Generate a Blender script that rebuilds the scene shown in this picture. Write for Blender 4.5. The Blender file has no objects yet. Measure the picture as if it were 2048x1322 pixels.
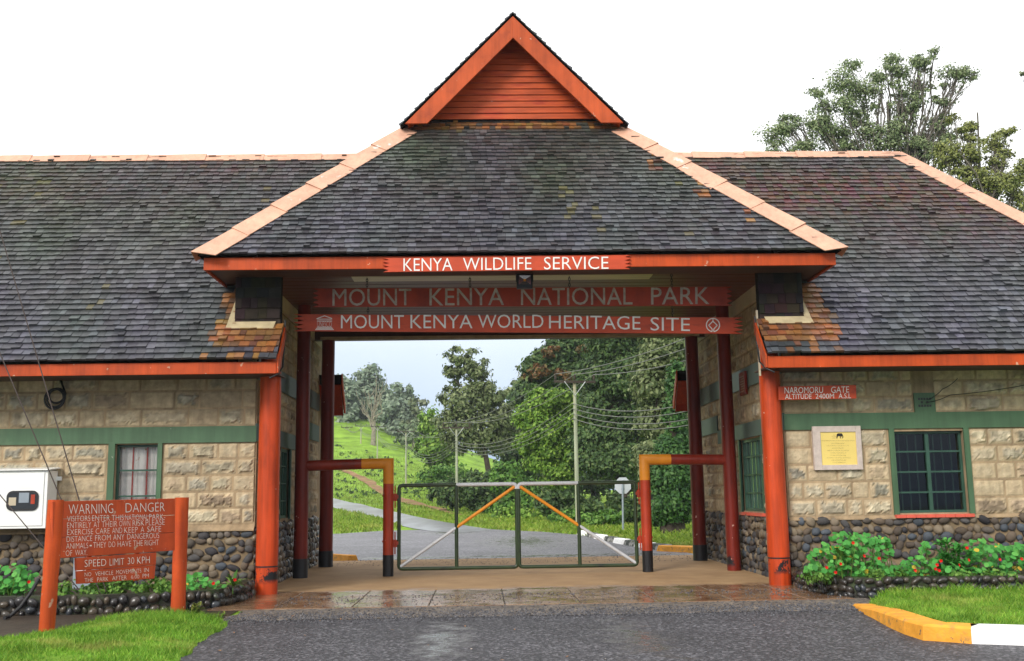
import bpy, math, random
import numpy as np
from mathutils import Vector, Matrix, noise
random.seed(7); rng = np.random.default_rng(7)
sc = bpy.context.scene
COL = sc.collection

# ------------------------------------------------------------------ camera
F_PX, PITCH, YAW, ROLL = 2080.0, .157, .031, -.015
EYE = Vector((-.655, -16.481, 1.45))
_fw = Vector((math.sin(YAW)*math.cos(PITCH), math.cos(YAW)*math.cos(PITCH), math.sin(PITCH)))
_r0 = Vector((math.cos(YAW), -math.sin(YAW), 0)); _u0 = _r0.cross(_fw)
_rt = _r0*math.cos(ROLL)+_u0*math.sin(ROLL); _up = -_r0*math.sin(ROLL)+_u0*math.cos(ROLL)
cam_d = bpy.data.cameras.new('camera'); cam = bpy.data.objects.new('camera', cam_d); COL.objects.link(cam)
cam_d.sensor_width = 36; cam_d.lens = 36*F_PX/2048; cam_d.clip_end = 2000; cam_d.clip_start = .1
cam.matrix_world = Matrix(((_rt.x, _up.x, -_fw.x, EYE.x), (_rt.y, _up.y, -_fw.y, EYE.y), (_rt.z, _up.z, -_fw.z, EYE.z), (0, 0, 0, 1)))
sc.camera = cam

# ------------------------------------------------------------------ sky and sun (overcast, bright)
SUN_EL, SUN_AZ = math.radians(32), math.radians(214)      # azimuth clockwise from +Y: behind the camera, a little to the left
w = bpy.data.worlds.new('World'); sc.world = w; w.use_nodes = True
nt = w.node_tree; nt.nodes.clear()
def N(t, typ, **kw):
    n = t.nodes.new(typ)
    for k, v in kw.items():
        if k.startswith('i_'):
            n.inputs[k[2:].replace('_', ' ')].default_value = v
        elif k[0] == 'n' and k[1:].isdigit():
            n.inputs[int(k[1:])].default_value = v
        else:
            setattr(n, k, v)
    return n
out = N(nt, 'ShaderNodeOutputWorld'); bg = N(nt, 'ShaderNodeBackground')
sky = N(nt, 'ShaderNodeTexSky', sky_type='NISHITA', sun_disc=False, sun_elevation=SUN_EL, sun_rotation=SUN_AZ, dust_density=2.0)
sk = N(nt, 'ShaderNodeMix', data_type='RGBA', blend_type='MULTIPLY'); sk.inputs[0].default_value = 1; sk.inputs[7].default_value = (.1, .1, .1, 1)
nt.links.new(sky.outputs[0], sk.inputs[6])
tc = N(nt, 'ShaderNodeTexCoord'); sep = N(nt, 'ShaderNodeSeparateXYZ'); nt.links.new(tc.outputs['Generated'], sep.inputs[0])
cl = N(nt, 'ShaderNodeTexNoise', i_Scale=3.0, i_Detail=5.0); nt.links.new(tc.outputs['Generated'], cl.inputs['Vector'])
ad = N(nt, 'ShaderNodeMath', operation='MULTIPLY_ADD', n1=.12, n2=-.06); nt.links.new(cl.outputs[0], ad.inputs[0])
ad2 = N(nt, 'ShaderNodeMath', operation='ADD'); nt.links.new(ad.outputs[0], ad2.inputs[0]); nt.links.new(sep.outputs[2], ad2.inputs[1])
rp = N(nt, 'ShaderNodeValToRGB'); nt.links.new(ad2.outputs[0], rp.inputs[0])
rp.color_ramp.elements[0].position = .03; rp.color_ramp.elements[0].color = (.36, .48, .67, 1)
rp.color_ramp.elements[1].position = .155; rp.color_ramp.elements[1].color = (.75, .83, .93, 1)
e = rp.color_ramp.elements.new(.25); e.color = (1.22, 1.22, 1.22, 1)
e = rp.color_ramp.elements.new(.6); e.color = (1.32, 1.32, 1.32, 1)
mx = N(nt, 'ShaderNodeMix', data_type='RGBA'); mx.inputs[0].default_value = .9
nt.links.new(sk.outputs[2], mx.inputs[6]); nt.links.new(rp.outputs[0], mx.inputs[7])
nt.links.new(mx.outputs[2], bg.inputs[0]); bg.inputs[1].default_value = 1.0; nt.links.new(bg.outputs[0], out.inputs[0])
sl = bpy.data.lights.new('sun', 'SUN'); sun = bpy.data.objects.new('sun', sl); COL.objects.link(sun)
sl.energy = 2.2; sl.angle = math.radians(18); sl.color = (1, .96, .9)
_sd = Vector((math.sin(SUN_AZ)*math.cos(SUN_EL), math.cos(SUN_AZ)*math.cos(SUN_EL), math.sin(SUN_EL)))
sun.rotation_euler = _sd.to_track_quat('Z', 'Y').to_euler()
sc.view_settings.view_transform = 'Standard'; sc.view_settings.look = 'None'; sc.view_settings.exposure = .42; sc.view_settings.gamma = 1

# ------------------------------------------------------------------ measuring: a photograph pixel to a point at a known depth
def ray(px, py):
    a, b = px-1024, 661-py
    return (_fw*F_PX+_rt*a+_up*b)
def at(px, py, X=None, Y=None, Z=None):
    d = ray(px, py)
    t = (X-EYE.x)/d.x if X is not None else (Y-EYE.y)/d.y if Y is not None else (Z-EYE.z)/d.z
    return EYE+d*t
def at_plane(px, py, p, n):
    d = ray(px, py); return EYE+d*((p-EYE).dot(n)/d.dot(n))
def W(px, py, d): return at(px, py, Y=d+EYE.y)
def sstep(a, b, x):
    t = min(1, max(0, (x-a)/(b-a))); return t*t*(3-2*t)
def nz(x, y=0, z=0): return noise.noise(Vector((x, y, z)))

# ------------------------------------------------------------------ materials
def srgb(r, g, b): return tuple(((c/255)/12.92 if c/255 <= .04045 else ((c/255+.055)/1.055)**2.4) for c in (r, g, b))
def mat(name, col=(.5, .5, .5), rough=.6, spec=.4, var=.18, scale=3., bump=0., bscale=60., attr=False, col2=None, c2=(.55, .65), c2scale=2., metal=0., island=None, stretch=None, rough2=None, trans=0., detail=4., bdist=.01, chips=None, streak=0.):
    m = bpy.data.materials.new(name); m.use_nodes = True; t = m.node_tree; L = t.links.new
    b = t.nodes['Principled BSDF']; b.inputs['Roughness'].default_value = rough; b.inputs['Specular IOR Level'].default_value = spec; b.inputs['Metallic'].default_value = metal
    tc = N(t, 'ShaderNodeTexCoord'); vec = tc.outputs['Object']
    if stretch:
        mp = N(t, 'ShaderNodeMapping'); mp.inputs['Scale'].default_value = stretch; L(vec, mp.inputs[0]); vec = mp.outputs[0]
    n1 = N(t, 'ShaderNodeTexNoise', i_Scale=scale, i_Detail=detail); L(vec, n1.inputs['Vector'])
    mr = N(t, 'ShaderNodeMapRange', n1=.3, n2=.7, n3=1-var, n4=1+var); L(n1.outputs[0], mr.inputs[0])
    if attr:
        at_ = N(t, 'ShaderNodeVertexColor', layer_name='tint'); c0 = at_.outputs[0]
    else:
        rg = N(t, 'ShaderNodeRGB'); rg.outputs[0].default_value = (*col, 1); c0 = rg.outputs[0]
    if island:
        g = N(t, 'ShaderNodeNewGeometry'); r = N(t, 'ShaderNodeValToRGB'); L(g.outputs['Random Per Island'], r.inputs[0])
        els = r.color_ramp.elements
        els[0].color = (*island[0], 1); els[1].color = (*island[-1], 1)
        for i, cc in enumerate(island[1:-1]):
            x = els.new((i+1)/(len(island)-1)); x.color = (*cc, 1)
        c0 = r.outputs[0]
    if col2:
        n2 = N(t, 'ShaderNodeTexNoise', i_Scale=c2scale, i_Detail=6.0, i_Roughness=.65); L(vec, n2.inputs['Vector'])
        mk = N(t, 'ShaderNodeMapRange', n1=c2[0], n2=c2[1]); L(n2.outputs[0], mk.inputs[0])
        mi = N(t, 'ShaderNodeMix', data_type='RGBA'); L(mk.outputs[0], mi.inputs[0]); L(c0, mi.inputs[6]); mi.inputs[7].default_value = (*col2, 1); c0 = mi.outputs[2]
        if rough2 is not None:
            rr = N(t, 'ShaderNodeMapRange', n3=rough, n4=rough2); L(mk.outputs[0], rr.inputs[0]); L(rr.outputs[0], b.inputs['Roughness'])
    if chips:                       # small flakes where the coat has come off
        n4 = N(t, 'ShaderNodeTexNoise', i_Scale=chips[2], i_Detail=3.0); L(tc.outputs['Object'], n4.inputs['Vector']); mk = N(t, 'ShaderNodeMapRange', n1=chips[1], n2=chips[1]+.015); L(n4.outputs[0], mk.inputs[0])
        mi = N(t, 'ShaderNodeMix', data_type='RGBA'); L(mk.outputs[0], mi.inputs[0]); L(c0, mi.inputs[6]); mi.inputs[7].default_value = (*chips[0], 1); c0 = mi.outputs[2]
    mu = N(t, 'ShaderNodeMix', data_type='RGBA', blend_type='MULTIPLY'); mu.inputs[0].default_value = 1
    L(c0, mu.inputs[6]); L(mr.outputs[0], mu.inputs[7])
    if streak:                      # dribbles of dirt down the face
        mp = N(t, 'ShaderNodeMapping'); mp.inputs['Scale'].default_value = (7, 7, .45); L(tc.outputs['Object'], mp.inputs[0]); n5 = N(t, 'ShaderNodeTexNoise', i_Scale=1.6, i_Detail=6.0, i_Roughness=.65); L(mp.outputs[0], n5.inputs['Vector'])
        sr = N(t, 'ShaderNodeMapRange', n1=.42, n2=.72, n3=1., n4=1-streak); L(n5.outputs[0], sr.inputs[0])
        m2 = N(t, 'ShaderNodeMix', data_type='RGBA', blend_type='MULTIPLY'); m2.inputs[0].default_value = 1; L(mu.outputs[2], m2.inputs[6]); L(sr.outputs[0], m2.inputs[7]); mu = m2
    L(mu.outputs[2], b.inputs['Base Color'])
    if bump:
        n3 = N(t, 'ShaderNodeTexNoise', i_Scale=bscale, i_Detail=4.0); L(vec, n3.inputs['Vector'])
        bp = N(t, 'ShaderNodeBump', i_Strength=bump, i_Distance=bdist); L(n3.outputs[0], bp.inputs['Height']); L(bp.outputs[0], b.inputs['Normal'])
    if trans:
        tr = N(t, 'ShaderNodeBsdfTranslucent'); L(mu.outputs[2], tr.inputs[0]); ms = N(t, 'ShaderNodeMixShader'); ms.inputs[0].default_value = trans
        L(b.outputs[0], ms.inputs[1]); L(tr.outputs[0], ms.inputs[2]); L(ms.outputs[0], t.nodes['Material Output'].inputs[0])
    m['nt'] = 1
    return m
ORANGE = (.47, .064, .010); RED = (.42, .045, .014)
M = dict(
    orange=mat('orange_paint', ORANGE, .5, .22, .24, 1.7, .2, 30, col2=(.32, .04, .012), c2=(.52, .78), c2scale=1.6, detail=8, chips=((.55, .30, .2), .70, 9), streak=.35),
    barge=mat('orange_board_paint', (.47, .080, .020), .55, .22, .16, 2.5, .2, 25, col2=(.30, .05, .02), c2=(.55, .78), c2scale=3, chips=((.55, .32, .22), .70, 8), streak=.3),
    siding=mat('stained_siding', (.42, .068, .016), .55, .25, .26, 2.2, .2, 30, col2=(.30, .028, .010), c2=(.52, .72), c2scale=2.4, stretch=(.7, 1, 4)),
    red=mat('red_oxide_paint', RED, .38, .35, .2, 3, .15, 20, chips=((.5, .3, .22), .72, 14), streak=.35),
    redshade=mat('shaded_red_paint', (.22, .022, .010), .35, .4, .2, 3, .15, 20, chips=((.4, .2, .15), .72, 14), streak=.3),  # darker copy of the red, with the shade under the roof in its colour
    sign=mat('sign_board_paint', (.48, .058, .017), .5, .3, .2, 2, .15, 40, col2=(.27, .03, .012), c2=(.55, .75), c2scale=2.5, stretch=(1, 1, 3)),
    signdark=mat('weathered_sign_paint', (.36, .042, .016), .55, .3, .2, 2, .15, 40, col2=(.2, .025, .012), c2=(.5, .7), c2scale=1.5),
    white=mat('white_paint', (.74, .73, .68), .5, .3, .08, 9, col2=(.5, .45, .36), c2=(.62, .75), c2scale=14),
    dullwhite=mat('bare_routed_lettering', (.44, .39, .32), .7, .2, .25, 12, col2=(.36, .28, .21), c2=(.5, .7), c2scale=9),
    galv=mat('silver_paint', (.55, .56, .58), .35, .5, .1, 8, col2=(.22, .16, .1), c2=(.66, .72), c2scale=9),
    yellow=mat('yellow_paint', (.72, .26, .015), .5, .35, .12, 5, .15, 30),
    kyellow=mat('yellow_kerb_paint', (.72, .31, .03), .65, .3, .2, 5, .9, 18, col2=(.34, .19, .06), c2=(.54, .7), c2scale=6, detail=8, chips=((.10, .085, .07), .67, 16)),
    kwhite=mat('white_kerb_paint', (.78, .77, .76), .65, .3, .08, 4, .7, 25, col2=(.36, .33, .30), c2=(.60, .72), c2scale=9, chips=((.16, .15, .13), .67, 14)),
    black=mat('black_paint', (.012, .012, .014), .4, .4, .2, 5),
    rubber=mat('black_plastic', (.012, .012, .013), .45, .4, .2, 6),
    dkgreen=mat('dark_green_gloss', (.026, .045, .016), .3, .5, .2, 6, col2=(.012, .018, .012), c2=(.55, .7), c2scale=4),
    green=mat('green_wall_paint', (.062, .125, .062), .5, .35, .14, 2, .2, 30, col2=(.10, .16, .085), c2=(.58, .8), c2scale=1.5, chips=((.3, .33, .25), .72, 12), streak=.25),
    winGreen=mat('green_window_paint', (.028, .075, .05), .35, .4, .15, 6),
    teal=mat('grey_green_band', (.05, .075, .068), .45, .4, .14, 3),
    cap=mat('salmon_ridge_metal', (.60, .335, .225), .5, .3, .14, 2.2, .2, 14, col2=(.66, .58, .52), c2=(.65, .69), c2scale=2.3, detail=8, streak=.22),
    capw=mat('bare_zinc_patch', (.6, .62, .62), .4, .5, .1, 4),
    mortar=mat('mortar', (.36, .26, .155), .9, .2, .22, 3, .5, 40, col2=(.2, .15, .095), c2=(.5, .75), c2scale=1.7, streak=.3),
    stone=mat('dressed_stone', attr=True, rough=.88, spec=.2, var=.2, scale=9, bump=.6, bscale=45, streak=.22),
    pebble=mat('river_pebbles', attr=True, rough=.7, spec=.22, var=.22, scale=10, bump=.12, bscale=30),
    wetpebble=mat('wet_river_pebbles', attr=True, rough=.28, spec=.5, var=.25, scale=10, bump=.15, bscale=30, col2=(.03, .04, .012), c2=(.6, .72), c2scale=3),
    wetmortar=mat('wet_mossy_mortar', (.02, .018, .012), .5, .4, .3, 6, .4, 30, col2=(.03, .045, .012), c2=(.5, .62), c2scale=3),
    shingle=mat('slate_grey_shingles', attr=True, rough=.46, spec=.5, var=.22, scale=16, bump=.18, bscale=60),
    hung=mat('dark_hung_shingles', attr=True, rough=.75, spec=.12, var=.3, scale=8, bump=.2, bscale=50),
    basemortar=mat('brown_pebble_mortar', (.20, .145, .085), .9, .2, .3, 4, .6, 40),
    rooffelt=mat('roof_deck_dark', (.012, .011, .011), .9, .1, .2, 5),
    cream=mat('cream_plaster', (.50, .43, .31), .8, .2, .12, 3),
    ceil=mat('varnished_ceiling_boards', (.115, .032, .011), .42, .4, .25, 3, stretch=(1, 8, 1)),  # dim driveway interior is put into this dark board colour
    soffit=mat('dark_soffit_boards', (.06, .022, .012), .5, .4, .25, 4),
    flash=mat('weathered_flashing', (.42, .34, .20), .7, .3, .2, 6),
    apron=None, curtain=mat('white_curtain', (.88, .86, .80), .9, .1, .08, 6, col2=(.45, .25, .08), c2=(.63, .68), c2scale=7),
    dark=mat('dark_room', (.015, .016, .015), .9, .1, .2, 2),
    brass=mat('brass_plate', (.80, .60, .17), .35, .5, .06, 2, metal=.25),
    frame=mat('pink_stone_frame', (.50, .42, .37), .8, .2, .12, 12, .3, 60),
    ink=mat('engraved_ink', (.03, .025, .02), .6, .2, .1, 4),
    steel=mat('grey_steel', (.24, .28, .32), .4, .5, .1, 5),
    cabinet=mat('white_enamel', (.80, .80, .77), .35, .4, .05, 3, col2=(.6, .56, .48), c2=(.6, .75), c2scale=3),
    wire=mat('dark_wire', (.05, .035, .03), .6, .3, .1, 5),
    cable=mat('grey_line', (.14, .14, .13), .5, .3, .1, 5),
    pole=mat('weathered_pole', (.33, .35, .25), .8, .2, .2, 2, stretch=(4, 4, .3), col2=(.42, .25, .10), c2=(.52, .7), c2scale=1.2),
    bark=mat('grey_bark', (.13, .115, .095), .9, .1, .3, 5, .8, 12, bdist=.05),
    darkbark=mat('dark_bark', (.06, .048, .038), .9, .1, .3, 3, .8, 10, bdist=.05),
    palebark=mat('pale_bark', (.33, .29, .23), .9, .1, .25, 3, .6, 10, bdist=.05),
    soil=mat('wet_soil', (.035, .023, .014), .6, .4, .35, 5, .8, 15, bdist=.03),
    red_tile=mat('red_sill_tile', (.60, .10, .06), .5, .4, .12, 8),
    lamp=mat('floodlight_reflector', (.5, .5, .5), .15, .8, .05, 3, metal=.9),
    flower=mat('red_petals', (.60, .010, .006), .6, .3, .15, 20, trans=.2),
)
def glass(name, tint, rough=.05):
    m = bpy.data.materials.new(name); m.use_nodes = True; t = m.node_tree; b = t.nodes['Principled BSDF']
    tr = N(t, 'ShaderNodeBsdfTransparent'); tr.inputs[0].default_value = (*tint, 1); gl = N(t, 'ShaderNodeBsdfGlossy', i_Roughness=rough)
    fr = N(t, 'ShaderNodeFresnel', i_IOR=1.5); ms = N(t, 'ShaderNodeMixShader')
    t.links.new(fr.outputs[0], ms.inputs[0]); t.links.new(tr.outputs[0], ms.inputs[1]); t.links.new(gl.outputs[0], ms.inputs[2]); t.links.new(ms.outputs[0], t.nodes['Material Output'].inputs[0])
    return m
M['glass'] = glass('window_glass', (.55, .6, .58))
LEAF = dict(
    olive=[(.028, .042, .016), (.055, .073, .028), (.078, .094, .038), (.11, .125, .06)],
    green=[(.028, .06, .008), (.058, .115, .014), (.092, .16, .02), (.15, .22, .034)],
    dark=[(.012, .026, .008), (.022, .045, .013), (.04, .07, .02), (.065, .09, .028)],
    ivy=[(.010, .030, .010), (.020, .055, .014), (.032, .078, .018), (.055, .11, .028)],
    rust=[(.035, .035, .014), (.075, .05, .022), (.12, .05, .02), (.055, .06, .02)],
    blue=[(.045, .065, .045), (.07, .09, .06), (.085, .11, .075), (.11, .13, .085)],  # hill crest leaves: distance haze put into paler, bluer greens
    yellowg=[(.06, .09, .015), (.11, .14, .02), (.16, .17, .03), (.09, .12, .03)],
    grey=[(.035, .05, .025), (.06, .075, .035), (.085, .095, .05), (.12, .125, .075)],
    shrub=[(.03, .085, .012), (.06, .15, .02), (.10, .21, .03), (.15, .26, .045)],
    nast=[(.03, .15, .022), (.045, .21, .035), (.07, .27, .05), (.11, .32, .06)],
    yleaf=[(.45, .36, .03), (.6, .42, .05)],
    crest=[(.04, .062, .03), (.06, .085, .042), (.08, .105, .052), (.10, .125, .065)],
    gumgreen=[(.045, .065, .03), (.085, .115, .05), (.12, .15, .07), (.17, .19, .10)],
    gumyellow=[(.07, .085, .025), (.12, .135, .04), (.17, .18, .05), (.10, .11, .05)],
    grass=[(.07, .17, .012), (.11, .25, .02), (.16, .32, .03), (.26, .36, .05)],
    hillg=[(.09, .16, .015), (.15, .24, .022), (.21, .31, .035), (.27, .29, .06)],
)
_g = dict(crest=2.1, olive=2.2, green=1.9, dark=2.0, ivy=1.9, rust=2.0, blue=2.5, yellowg=1.5, grey=2.1, gumgreen=1.9, gumyellow=1.75, shrub=1.15, grass=1.1, nast=1.25)
for k, v in LEAF.items():
    v = [tuple(c*_g.get(k, 1) for c in q) for q in v]
    if k in ('grass', 'hillg'): M['leaf_'+k] = mat('leaves_'+k, island=v, rough=.6, spec=.2, var=.3, scale=1.7 if k == 'grass' else .5, trans=.3, col2=(.36, .34, .09), c2=(.53, .72), c2scale=1.1 if k == 'grass' else .3); continue
    M['leaf_'+k] = mat('leaves_'+k, island=v, rough=.55, spec=.25, var=.12, scale=.6, trans=.22)

# ------------------------------------------------------------------ mesh builder
class MB:
    def __init__(s): s.v = []; s.f = []; s.c = []; s.m = []; s.sm = []; s.col = (1, 1, 1); s.mi = 0; s.smooth = False
    def add(s, vs, fs, cols=None):
        n = len(s.v); s.v += [tuple(p) for p in vs]; s.c += (cols if cols else [s.col]*len(vs))
        s.f += [tuple(i+n for i in q) for q in fs]; s.m += [s.mi]*len(fs); s.sm += [s.smooth]*len(fs); return s
    def box(s, x0, x1, y0, y1, z0, z1):
        return s.add([(x0, y0, z0), (x1, y0, z0), (x1, y1, z0), (x0, y1, z0), (x0, y0, z1), (x1, y0, z1), (x1, y1, z1), (x0, y1, z1)],
                     [(0, 3, 2, 1), (4, 5, 6, 7), (0, 1, 5, 4), (1, 2, 6, 5), (2, 3, 7, 6), (3, 0, 4, 7)])
    def obox(s, o, a, b, c):        # corner and three edge vectors
        o, a, b, c = map(Vector, (o, a, b, c))
        return s.add([o, o+a, o+a+b, o+b, o+c, o+a+c, o+a+b+c, o+b+c], [(0, 3, 2, 1), (4, 5, 6, 7), (0, 1, 5, 4), (1, 2, 6, 5), (2, 3, 7, 6), (3, 0, 4, 7)])
    def prism(s, poly, ex):
        ex = Vector(ex); p = [Vector(q) for q in poly]; n = len(p)
        return s.add(p+[q+ex for q in p], [tuple(range(n))[::-1], tuple(range(n, 2*n))]+[(i, (i+1) % n, n+(i+1) % n, n+i) for i in range(n)])
    def tube(s, pts, rad, seg=8, cap=True):
        pts = [Vector(p) for p in pts]; n = len(pts)
        if not isinstance(rad, (list, tuple)): rad = [rad]*n
        vs = []; up = None
        for i, p in enumerate(pts):
            d = (pts[min(i+1, n-1)]-pts[max(i-1, 0)])
            d = d.normalized() if d.length > 1e-9 else Vector((0, 0, 1))
            if up is None: up = Vector((1, 0, 0)) if abs(d.x) < .9 else Vector((0, 1, 0))
            a = d.cross(up).normalized(); b = a.cross(d).normalized(); up = b
            up = -b if False else b
            a = up.cross(d).normalized()
            for k in range(seg):
                t = 2*math.pi*k/seg; vs.append(p+(a*math.cos(t)+up*math.sin(t))*rad[i])
        fs = [(i*seg+k, i*seg+(k+1) % seg, (i+1)*seg+(k+1) % seg, (i+1)*seg+k) for i in range(n-1) for k in range(seg)]
        o = s.smooth; s.smooth = True; s.add(vs, fs); s.smooth = False
        if cap: s.add(vs[:seg]+vs[-seg:], [tuple(range(seg))[::-1], tuple(range(seg, 2*seg))])
        s.smooth = o; return s
    def build(s, name, mats, parent=None, bevel=0):
        if not isinstance(mats, (list, tuple)): mats = [mats]
        return link_mesh(name, np.array(s.v, dtype=np.float64).reshape(-1, 3), s.f, mats, parent, s.c, s.m, s.sm, bevel)
ROOT = {}
def link_mesh(name, v, f, mats, parent=None, c=None, mi=None, sm=None, bevel=0):
    me = bpy.data.meshes.new(name)
    if parent is not None: v = v-np.array(ROOT[parent.name])
    me.from_pydata(v.tolist(), [], f)
    for m_ in mats: me.materials.append(m_)
    if mi is not None: me.polygons.foreach_set('material_index', mi)
    if sm is not None: me.polygons.foreach_set('use_smooth', sm)
    if c is not None and any(x != (1, 1, 1) for x in c[:1]+c[-1:]):
        ca = me.color_attributes.new('tint', 'FLOAT_COLOR', 'POINT')
        ca.data.foreach_set('color', np.hstack([np.array(c, dtype=np.float32), np.ones((len(c), 1), np.float32)]).ravel())
    me.update()
    o = bpy.data.objects.new(name, me); COL.objects.link(o)
    if parent is not None: o.parent = parent; ROOT[o.name] = ROOT[parent.name]
    else: ROOT[o.name] = (0, 0, 0)
    if bevel:
        b = o.modifiers.new('bevel', 'BEVEL'); b.width = bevel; b.segments = 2; b.limit_method = 'ANGLE'
    return o
def tag(o, label=None, cat=None, group=None, kind=None):
    if label: o['label'] = label
    if cat: o['category'] = cat
    if group: o['group'] = group
    if kind: o['kind'] = kind
    return o
def thing(name, label, cat, loc=(0, 0, 0), group=None):
    o = bpy.data.objects.new(name, None); COL.objects.link(o); o.location = loc; o.empty_display_size = .2
    ROOT[o.name] = tuple(loc); return tag(o, label, cat, group)
def struct(o): o['kind'] = 'structure'; return o
def copy_tree(o, parent=None):
    c = o.copy(); COL.objects.link(c)
    if parent is not None: c.parent = parent
    for ch in o.children: copy_tree(ch, c)
    return c

# lettering: outlines of the built-in font, fitted to the corners it has on its board
def text_shape(txt, off=-.012):
    cu = bpy.data.curves.new('lettering', 'FONT'); cu.body = txt; cu.size = 1; cu.offset = off; cu.resolution_u = 3
    o = bpy.data.objects.new('lettering_source', cu); COL.objects.link(o)
    dg = bpy.context.evaluated_depsgraph_get(); dg.update()
    me = bpy.data.meshes.new_from_object(o.evaluated_get(dg))
    v = np.array([x.co[:] for x in me.vertices]); f = [tuple(p.vertices) for p in me.polygons]
    bpy.data.objects.remove(o); bpy.data.curves.remove(cu); bpy.data.meshes.remove(me)
    v[:, :2] -= v[:, :2].min(0); v[:, :2] /= v[:, :2].max(0)
    return v, f
def letters(mb, txt, ll, lr, ul, lift=None, off=-.012):
    ll, lr, ul = Vector(ll), Vector(lr), Vector(ul); u = lr-ll; vv = ul-ll; n = u.cross(vv).normalized()
    v, f = text_shape(txt, off); h = .003
    base = [ll+u*float(p[0])+vv*float(p[1])+n*h for p in v]
    mb.add(base, f)

# ------------------------------------------------------------------ terrain
def H(x, y):
    d = math.hypot(x-EYE.x, y-EYE.y) if y > 20 else 0
    if d < 45: return 0.
    a = (x-EYE.x)/max(y-EYE.y, 1)-YAW
    L = np.interp(a, [-.6, -.14, -.087, -.053, .0, .08, .2], [1.5, 1.05, .85, .7, .45, .15, .05])
    t = max(0, d-60)/130
    z = 13*L*(min(t, 1)**2.6+.12*max(0, min(t, 4)-1))
    return float(z+.012*(d-45)*L+.12*sstep(50, 90, d)*nz(x*.12, y*.12))
def ground_at(px, py):
    d = ray(px, py); t0 = (0-EYE.y)/d.y
    for i in range(4000):
        p = EYE+d*(t0*(1+i*.01))
        if p.z <= H(p.x, p.y): return Vector((p.x, p.y, H(p.x, p.y)))
    return p
xs = np.unique(np.concatenate([np.arange(-300, -60, 20), np.arange(-60, 50, 1.2), np.arange(50, 301, 20)]))
ys = np.unique(np.concatenate([np.arange(-60, 20, 6.0), np.arange(20, 130, 1.2), np.arange(130, 230, 3.0), np.arange(230, 411, 20)]))
gv = [(x, y, H(x, y)-.012) for y in ys for x in xs]; nx = len(xs)
gf = [(j*nx+i, j*nx+i+1, (j+1)*nx+i+1, (j+1)*nx+i) for j in range(len(ys)-1) for i in range(nx-1)]
M['hill'] = mat('hillside_grass', (.19, .32, .03), .9, .15, .3, .35, .9, 2.5, col2=(.11, .20, .02), c2=(.46, .68), c2scale=.45, bdist=.25, detail=8)
struct(link_mesh('ground', np.array(gv), gf, [M['hill']], None, sm=[True]*len(gf)))

def sheet(name, poly, z, m, res=None, edge=0., seed=0.):
    """flat sheet from a closed outline, its edge made ragged by `edge` metres"""
    pts = []
    n = len(poly)
    for i in range(n):
        a, b = Vector(poly[i]), Vector(poly[(i+1) % n]); k = max(1, int((b-a).length/(res or 99)))
        for j in range(k):
            p = a.lerp(b, j/k)
            if edge: p = p+Vector((nz(p.x*2.3, p.y*2.3, seed), nz(p.x*2.3, p.y*2.3, seed+9)))*edge+Vector((nz(p.x*9, p.y*9, seed+3), nz(p.x*9, p.y*9, seed+6)))*edge*.6
            pts.append((p.x, p.y, (z(p.x, p.y) if callable(z) else z)))
    mb = MB(); mb.add(pts, [tuple(range(len(pts)))])
    return mb.build(name, m)

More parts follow.
